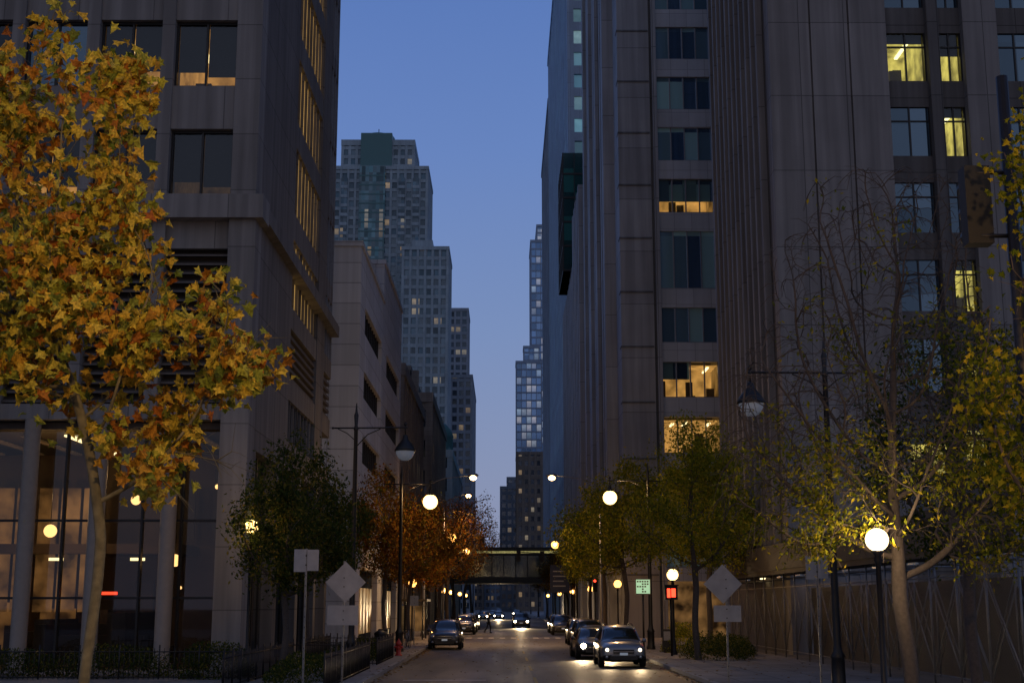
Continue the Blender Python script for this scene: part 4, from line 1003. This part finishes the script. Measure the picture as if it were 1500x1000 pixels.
# ------------------------------------------------------------------ pedestrian
def person(loc, rz):
    e = empty('pedestrian', loc, rz)
    def skin(nm, pts, edges, rad, mat, root=0):
        me = bpy.data.meshes.new(nm); me.from_pydata(pts, edges, []); o = bpy.data.objects.new(nm, me); COL.objects.link(o); o.parent = e
        md = o.modifiers.new('k', 'SKIN'); md.use_smooth_shade = True
        for i, r in enumerate(rad): me.skin_vertices[0].data[i].radius = (r[0], r[1]) if isinstance(r, tuple) else (r, r)
        me.skin_vertices[0].data[root].use_root = True
        s = o.modifiers.new('s', 'SUBSURF'); s.levels = 1; s.render_levels = 2; me.materials.append(mat)
    coat = simple('dark_coat', (0.03, 0.028, 0.03), .9); jean = simple('jeans', (0.02, 0.025, 0.04), .9); sk = simple('skin', (.35, .2, .14), .6)
    skin('coat', [(0, 0, .92), (0, 0, 1.15), (0, 0, 1.38), (0, -.01, 1.48), (.19, 0, 1.40), (.25, .1, 1.13), (.25, .02, .90), (-.19, 0, 1.40), (-.25, -.12, 1.14), (-.24, -.22, .94)],
         [(0, 1), (1, 2), (2, 3), (2, 4), (4, 5), (5, 6), (2, 7), (7, 8), (8, 9)], [(.17, .13), (.15, .11), (.16, .11), .06, .075, .055, .042, .075, .055, .042], coat)
    skin('trousers', [(0, 0, .95), (.09, -.02, .88), (.1, -.16, .5), (.1, -.12, .09), (-.09, .02, .88), (-.1, .12, .5), (-.1, .36, .16)],
         [(0, 1), (1, 2), (2, 3), (0, 4), (4, 5), (5, 6)], [(.15, .12), .095, .065, .045, .095, .065, .045], jean)
    b = B(); b.ball((0, -.02, 1.63), .1, sk, 14, 1.25); b.lathe((0, -.125, 1.61), [(0.001, -.02), (.018, 0)], sk, 6, axis='y')
    b.lathe((0, .005, 1.64), [(.108, -.03), (.112, .03), (.09, .1), (.04, .135), (.001, .14)], M['bark'], 14)
    for sx in (-1, 1): b.ball((sx*.035, -.112, 1.64), .012, M['black'], 6); b.ball((sx*.1, 0, 1.62), .022, sk, 6)
    b.box(-.03, .03, -.122, -.114, 1.555, 1.565, M['red']); b.obj('head', e)
    b = B()
    for x, y, z, hx in ((.25, -.02, .83, 1), (-.24, -.25, .87, -1)):
        b.ball((x, y, z), .04, sk, 8, 1.3)
        for f in range(4): b.tube([(x-.025+f*.017, y, z-.03), (x-.025+f*.017, y-.012, z-.1+.006*f)], .009, sk, 5)
        b.tube([(x-hx*.03, y-.02, z+.01), (x-hx*.045, y-.04, z-.05)], .011, sk, 5)
    b.obj('hands', e)
    b = B()
    b.lathe((.1, -.17, .055), [(0.001, -.13), (.04, -.11), (.05, 0), (.045, .1), (.001, .13)], M['black'], 10, axis='y')
    b.lathe((-.1, .33, .11), [(0.001, -.13), (.04, -.11), (.05, 0), (.045, .1), (.001, .13)], M['black'], 10, axis='y'); b.obj('shoes', e)
person((-1.35, 122, 0), math.radians(70))

# ------------------------------------------------------------------ trees (space colonisation)
def leaf_shape(kind):
    if kind == 'maple':
        pts = [(0, -.5), (.13, -.28), (.42, -.34), (.34, -.08), (.55, .12), (.28, .16), (.2, .3), (0, .58), (-.2, .3), (-.28, .16), (-.55, .12), (-.34, -.08), (-.42, -.34), (-.13, -.28)]
        return [(x, y, -abs(x)*.35+.12*y*y) for x, y in pts]
    return [(0, -.5, 0), (.27, -.05, -.08), (.0, .5, -.1), (-.27, -.05, -.08)]

def tree(name, base, trunk_h, trunk_r, lobes, n_attr, seed, leafmat_, leaf_n, leaf_size, kind='oval', bark='bark', step=.28, infl=2.2, kill=.5, thin=.05,
         leaf_lobe=None, spread=.22, droop=0.0, tip_r=.006, ex=2.3, lean=(0, 0), hang=0.0, clump=1.5, twig=.6):
    rng = np.random.default_rng(seed); R = random.Random(seed)
    A = []
    tot = sum(l[3]*l[4]*l[5] for l in lobes)
    for l in lobes:
        k = int(n_attr*l[3]*l[4]*l[5]/tot)
        while k > 0:
            p = rng.uniform(-1, 1, 3)
            if np.dot(p, p) > 1: continue
            A.append(np.array([l[0]+p[0]*l[3], l[1]+p[1]*l[4], l[2]+p[2]*l[5]])); k -= 1
    A = np.array(A)
    nodes = []; par = []
    nt_ = max(2, int(trunk_h/step))
    for i in range(nt_+1):
        t = i/nt_
        nodes.append(np.array([lean[0]*t+.05*math.sin(t*5+seed), lean[1]*t+.05*math.cos(t*4+seed), trunk_h*t])); par.append(i-1)
    D = np.full(len(A), 1e9); I = np.zeros(len(A), int)
    def upd(s):
        nonlocal D, I
        for j in range(s, len(nodes)):
            d = np.linalg.norm(A-nodes[j], axis=1); m = d < D; D[m] = d[m]; I[m] = j
    upd(max(0, nt_-1))
    alive = np.ones(len(A), bool)
    for it in range(120):
        if not alive.any(): break
        lim = infl if it > 14 else 1e9
        sel = alive & (D < lim)
        if not sel.any(): break
        s0 = len(nodes)
        for j in np.unique(I[sel]):
            m = sel & (I == j); v = A[m]-nodes[j]; v = v/np.linalg.norm(v, axis=1)[:, None]; d = v.sum(0)+rng.normal(0, .25, 3)
            if par[j] >= 0:
                pd = nodes[j]-nodes[par[j]]; d = d/np.linalg.norm(d)+.45*pd/(np.linalg.norm(pd)+1e-9)
            d[2] -= droop; d /= np.linalg.norm(d)+1e-9
            nodes.append(nodes[j]+d*step); par.append(j)
            if len(nodes) > 6000: break
        upd(s0)
        alive &= D > kill
        if len(nodes) > 6000: break
    n = len(nodes); ch = [[] for _ in range(n)]
    for i in range(1, n): ch[par[i]].append(i)
    rad = [0.0]*n
    for i in range(n-1, -1, -1):
        rad[i] = tip_r if not ch[i] else (sum(rad[c]**ex for c in ch[i]))**(1/ex)
    sc = trunk_r/rad[0]
    rad = [max(tip_r*.8, r*sc if r > tip_r*3 else r*(1+(sc-1)*(r/(tip_r*3)))) for r in rad]
    rad[0] *= 1.35
    b = B(); bm = M[bark]; stack = [(0, None)]
    while stack:
        st, pr = stack.pop(); pts = []; rr = []
        if pr is not None: pts.append(nodes[pr]); rr.append(min(rad[pr], rad[st]*1.25))
        c = st
        while True:
            pts.append(nodes[c]); rr.append(rad[c])
            if not ch[c]: break
            best = max(ch[c], key=lambda k: rad[k])
            for k in ch[c]:
                if k != best: stack.append((k, c))
            c = best
        if len(pts) >= 2: b.tube([tuple(p) for p in pts], rr, bm, 9 if rr[0] > .06 else (5 if rr[0] > .02 else 3), False)
    e = empty(name, base)
    tips = [i for i in range(n) if rad[i] < thin and i > nt_]
    for i in tips:
        for _ in range(2 if twig > 1 else 1):
            if R.random() < twig:
                d = Vector(nodes[i]-nodes[par[i]]).normalized(); d = (d+Vector((R.uniform(-1, 1), R.uniform(-1, 1), R.uniform(-.7, .7)-hang))*.8).normalized(); p = Vector(nodes[i]); L_ = R.uniform(.25, .7)*step/.28
                b.tube([p, p+d*L_*.5+Vector((0, 0, -.02)), p+d*L_+Vector((0, 0, -.07-hang*.2))], [tip_r*.8, tip_r*.65, tip_r*.4], bm, 3, False)
    b.obj('trunk_and_limbs', e)
    if leaf_n:
        cand = [i for i in tips if leaf_lobe is None or leaf_lobe(nodes[i], R)]
        if not cand: cand = tips
        sh = leaf_shape(kind); k = len(sh); V = []; F = []
        w = [0.08+max(0, noise.noise(Vector(nodes[i])*.9+Vector((seed*3, 0, 0)))+.35)**clump for i in cand]
        picks = R.choices(cand, w, k=leaf_n)
        for i in picks:
            p = Vector(nodes[i])+Vector((R.gauss(0, spread), R.gauss(0, spread), R.gauss(0, spread)-.05))
            s = leaf_size*R.uniform(.55, 1.2); c = R.uniform(.35, 1.0)
            rot = Matrix.Rotation(R.uniform(0, 6.28), 3, 'Z') @ Matrix.Rotation(R.gauss(.2, .8), 3, 'X') @ Matrix.Rotation(R.gauss(0, .7), 3, 'Y')
            if kind == 'maple': rot = Matrix.Rotation(R.uniform(0, 6.28), 3, 'Z') @ Matrix.Rotation(R.gauss(1.0, .7), 3, 'X') @ Matrix.Rotation(R.gauss(0, .9), 3, 'Y') @ Matrix.Rotation(R.gauss(3.14, .7), 3, 'Z')
            o = len(V)
            for q in sh: V.append(tuple(p+rot @ Vector((q[0]*s*(.75+.25*c), q[1]*s, q[2]*s*2.6*c))))
            if k > 4:
                ce = tuple(p+rot @ Vector((0, .02*s, .05*s))); V.append(ce)
                for j in range(k): F.append((o+j, o+(j+1) % k, o+k))
            else: F.append((o, o+1, o+2)); F.append((o, o+2, o+3))
        me = bpy.data.meshes.new('leaves'); me.from_pydata(V, [], F); me.materials.append(leafmat_); me.update()
        ob = bpy.data.objects.new('leaves', me); COL.objects.link(ob); ob.parent = e
    return e

def syc(p, R): return not (p[0] > .8 and p[2] < 4.8) or R.random() < .08
tree('sycamore_tree', (-5.15, 17, 0.13), 3.2, .07, [(-.5, 0, 6.0, 2.0, 1.6, 1.4), (-1.0, 0, 8.2, 1.5, 1.4, 2.3), (.85, 0, 5.6, 1.4, 1.2, 1.1), (-2.4, 0, 6.4, 1.3, 1.2, 1.8), (1.1, 0, 4.3, 1.1, .9, .6)], 660, 3, M['leaf_or'], 6200, .185, 'maple', 'bark_l', step=.22, spread=.18, kill=.40, thin=.02, tip_r=.005, clump=2.1, leaf_lobe=syc, twig=1.1)
tree('linden_tree', (-7.4, 46, 0.13), 2.4, .11, [(.2, 0, 4.8, 2.3, 2.0, 2.3), (.2, 0, 7.0, 1.3, 1.2, 1.4)], 420, 11, M['leaf_dg'], 12500, .17, step=.26, spread=.25, thin=.03, clump=2)
tree('linden_tree', (-8.4, 58, 0.13), 2.6, .12, [(.2, 0, 5.6, 2.6, 2.2, 2.4)], 300, 12, M['leaf_dg'], 7000, .2, step=.3, spread=.28, thin=.03)
tree('maple_tree', (-6.5, 74, 0.13), 2.6, .12, [(.3, 0, 6.0, 2.6, 2.4, 2.6), (-.6, 0, 8.3, 1.5, 1.5, 1.5)], 420, 13, M['leaf_rust'], 12000, .2, step=.3, spread=.3, thin=.03, clump=2)
t_m = tree('maple_tree', (-6.3, 90, 0.13), 2.8, .13, [(.4, 0, 6.2, 2.9, 2.4, 2.6)], 350, 14, M['leaf_rust'], 9500, .23, step=.32, spread=.3, thin=.03)
t_b = tree('elm_tree', (-5.6, 118, 0.13), 3.5, .17, [(1.2, 0, 8.2, 3.6, 3.2, 3.6), (2.6, 0, 9.6, 2.4, 2.4, 2.4)], 700, 15, M['leaf_rust'], 3800, .24, step=.36, spread=.35, thin=.04, tip_r=.02, twig=.9)
for x, y, r_, s in ((-5.6, 134, 1.1, 1.05), (-5.6, 152, 2.4, 1.1), (-5.8, 200, .4, 1.2), (-5.8, 240, 2.0, 1.25)): dup(t_b, (x, y, .13), r_, s)
for x, y, r_, s in ((-6.2, 104, 2, .95), (7.8, 150, .7, 1.0), (7.8, 165, 3, 1.0), (7.6, 200, 1, 1.1), (7.6, 240, 2, 1.2)): dup(t_m, (x, y, .13), r_, s)
tree('honey_locust_tree', (8.5, 60, 0.13), 3.0, .14, [(0, 0, 6.2, 3.0, 2.6, 2.4), (.2, 0, 8.6, 2.0, 1.8, 2.1), (-1.8, 0, 5.6, 1.7, 1.6, 1.4)], 560, 21, M['leaf_yg'], 15000, .17, step=.28, spread=.3, thin=.03, clump=2)
t_y = tree('honey_locust_tree', (7.6, 84, 0.13), 3.0, .15, [(-.9, 0, 6.8, 4.0, 3.0, 2.6), (.4, 0, 9.2, 2.4, 2.2, 2.2)], 560, 22, M['leaf_yg'], 15000, .22, step=.32, spread=.33, thin=.03, clump=2)
dup(t_y, (7.8, 104, .13), 1.0, 1.0); dup(t_y, (7.8, 122, .13), 2.2, .95); dup(t_y, (10.9, 72, .13), 4.0, .95)
def low(p, R):
    if p[2] < 5.6: return R.random() < .95
    if p[0] > 1.2 and p[2] < 8: return True
    return R.random() < .07
tree('elm_tree', (7.9, 26.5, 0.13), 2.4, .15, [(-.3, 0, 6.2, 3.2, 2.4, 2.8), (-1.9, 0, 4.9, 2.0, 1.7, 1.7), (-.2, 0, 9.3, 2.3, 1.6, 2.3), (1.6, 0, 5.4, 2.2, 1.6, 2.6)], 1800, 31, M['leaf_yg'], 9500, .12, step=.22, spread=.18, kill=.33, thin=.035, tip_r=.010, leaf_lobe=low, droop=.04, hang=.5, lean=(-.1, 0), twig=1.1, clump=2.4)
tree('elm_tree', (7.3, 16.5, 0.13), 3.0, .10, [(.0, 0, 5.0, 1.6, 1.4, 2.3), (.3, 0, 8.0, 1.2, 1.2, 2.0)], 560, 32, M['leaf_yg'], 4300, .10, 'maple', step=.2, spread=.17, kill=.36, thin=.025, tip_r=.006, hang=.3, clump=2.2)
tree('elm_tree', (10.7, 31, 0.13), 3.0, .14, [(0, 0, 6.2, 2.6, 2.0, 3.0)], 500, 33, M['leaf_dg'], 9000, .14, step=.26, spread=.24, kill=.4, thin=.03, tip_r=.008, clump=2)

def shrub(name, loc, lx, ly, h, n, mat, seed, size=.09):
    R = random.Random(seed); V = []; F = []
    sh = leaf_shape('oval')
    for _ in range(n):
        while True:
            x, y, z = R.uniform(-1, 1), R.uniform(-1, 1), R.uniform(0, 1)
            if x*x+y*y+z*z < 1+.4*noise.noise(Vector((x*2, y*2+seed, z*2))) and x*x+y*y+z*z > .3: break
        p = Vector((x*lx, y*ly, z*h)); s = size*R.uniform(.6, 1.3)
        rot = Matrix.Rotation(R.uniform(0, 6.3), 3, 'Z') @ Matrix.Rotation(R.uniform(-1.2, 1.2), 3, 'X')
        o = len(V); V += [tuple(p+rot @ Vector(q)*s) for q in sh]; F += [(o, o+1, o+2), (o, o+2, o+3)]
    me = bpy.data.meshes.new(name); me.from_pydata(V, [], F); me.materials.append(mat); ob = bpy.data.objects.new(name, me); COL.objects.link(ob); ob.location = loc
for i, (x, y, lx, ly, h, m) in enumerate(((-6.5, 45, 1.1, 5, .9, 'leaf_dg'), (-6.6, 59, 1.2, 3.5, .8, 'leaf_dg'), (-9.6, 46, 1.3, 2, 1.2, 'leaf_dg'), (-13, 46, 2.2, 1.5, 1.1, 'leaf_dg'), (-17, 46, 2.2, 1.5, 1.0, 'leaf_dg'), (-6.7, 66, .9, 2, .9, 'leaf_dg'), (9.6, 62, 1.6, 3.5, 1.2, 'leaf_dg'), (9.2, 70, 1.2, 2.5, 1.5, 'leaf_yg'), (11, 66, 1.2, 3, 1.0, 'leaf_dg'))):
    shrub('shrub', (x, y, .13), lx, ly, h, 4200, M[m], i, .11)
R = random.Random(9); V = []; F = []
for _ in range(2600):
    if R.random() < .5: x = R.choice([R.gauss(-4.25, .12), R.gauss(6.35, .15)]); 
    else: x = R.choice([R.uniform(-9, -4.6), R.uniform(6.7, 12.5), R.uniform(-4.3, 6.4)])
    y = R.uniform(30, 95); z = .16 if (x < -4.4 or x > 6.5) else .02
    s = R.uniform(.04, .09); a = R.uniform(0, 6.3); o = len(V)
    for q in ((0, -1), (.7, 0), (0, 1), (-.7, 0)):
        V.append((x+s*(q[0]*math.cos(a)-q[1]*math.sin(a)), y+s*(q[0]*math.sin(a)+q[1]*math.cos(a)), z+R.uniform(-.01, .02)))
    F.append((o, o+1, o+2, o+3))
me = bpy.data.meshes.new('fallen_leaves'); me.from_pydata(V, [], F); me.materials.append(M['leaf_fall']); COL.objects.link(bpy.data.objects.new('fallen_leaves', me))

# ------------------------------------------------------------------ world: dusk sky
w = bpy.data.worlds.new('World'); scene.world = w; w.use_nodes = True
nt = w.node_tree; nt.nodes.clear(); L = nt.links
out = N(nt, 'ShaderNodeOutputWorld'); bg = N(nt, 'ShaderNodeBackground')
sky = N(nt, 'ShaderNodeTexSky'); sky.sky_type = 'NISHITA'; sky.sun_disc = False; sky.sun_elevation = math.radians(1.0); sky.sun_rotation = math.radians(180)
tc = N(nt, 'ShaderNodeTexCoord'); sp = N(nt, 'ShaderNodeSeparateXYZ'); L.new(tc.outputs['Generated'], sp.inputs[0])
cr = N(nt, 'ShaderNodeValToRGB'); el = cr.color_ramp.elements
el[0].position = 0.0; el[0].color = (0.26, 0.28, 0.40, 1)
el[1].position = 1.0; el[1].color = (0.05, 0.095, 0.25, 1)
for p, c in ((.08, (.24, .29, .455)), (.2, (.185, .27, .50)), (.33, (.13, .225, .51)), (.45, (.095, .185, .475))):
    x = el.new(p); x.color = (*c, 1)
L.new(sp.outputs[2], cr.inputs[0])
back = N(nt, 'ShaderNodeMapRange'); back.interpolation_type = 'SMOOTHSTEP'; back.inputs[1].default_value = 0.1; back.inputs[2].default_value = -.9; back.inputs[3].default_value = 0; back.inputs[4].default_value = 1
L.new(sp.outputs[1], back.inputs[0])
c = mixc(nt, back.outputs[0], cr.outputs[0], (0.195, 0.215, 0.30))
nz = N(nt, 'ShaderNodeTexNoise'); nz.inputs['Scale'].default_value = 2.2; nz.inputs['Detail'].default_value = 3; L.new(tc.outputs['Generated'], nz.inputs['Vector'])
mr = N(nt, 'ShaderNodeMapRange'); mr.inputs[3].default_value = .93; mr.inputs[4].default_value = 1.07; L.new(nz.outputs['Fac'], mr.inputs[0])
c = mixc(nt, 1.0, c, mr.outputs[0], 'MULTIPLY')
c = mixc(nt, 0.006, c, sky.outputs[0], 'ADD')
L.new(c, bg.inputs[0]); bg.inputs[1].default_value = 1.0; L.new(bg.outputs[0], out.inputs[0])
sl = bpy.data.lights.new('afterglow_lamp', 'SUN'); sl.energy = 0.05; sl.angle = math.radians(60); sl.color = (1, .8, .66)  # after sunset: wide soft lamp added for the afterglow behind the camera
so = bpy.data.objects.new('afterglow_lamp', sl); COL.objects.link(so); so.rotation_euler = (math.radians(62), 0, math.radians(12))

# ------------------------------------------------------------------ camera
cam = bpy.data.cameras.new('camera'); co = bpy.data.objects.new('camera', cam); COL.objects.link(co)
cam.sensor_width = 36; cam.lens = 46.8; cam.clip_end = 6000; cam.clip_start = .1
co.location = (0, 0, 2.5); co.rotation_euler = (math.radians(90+11.17), 0, math.radians(-.35))
scene.camera = co
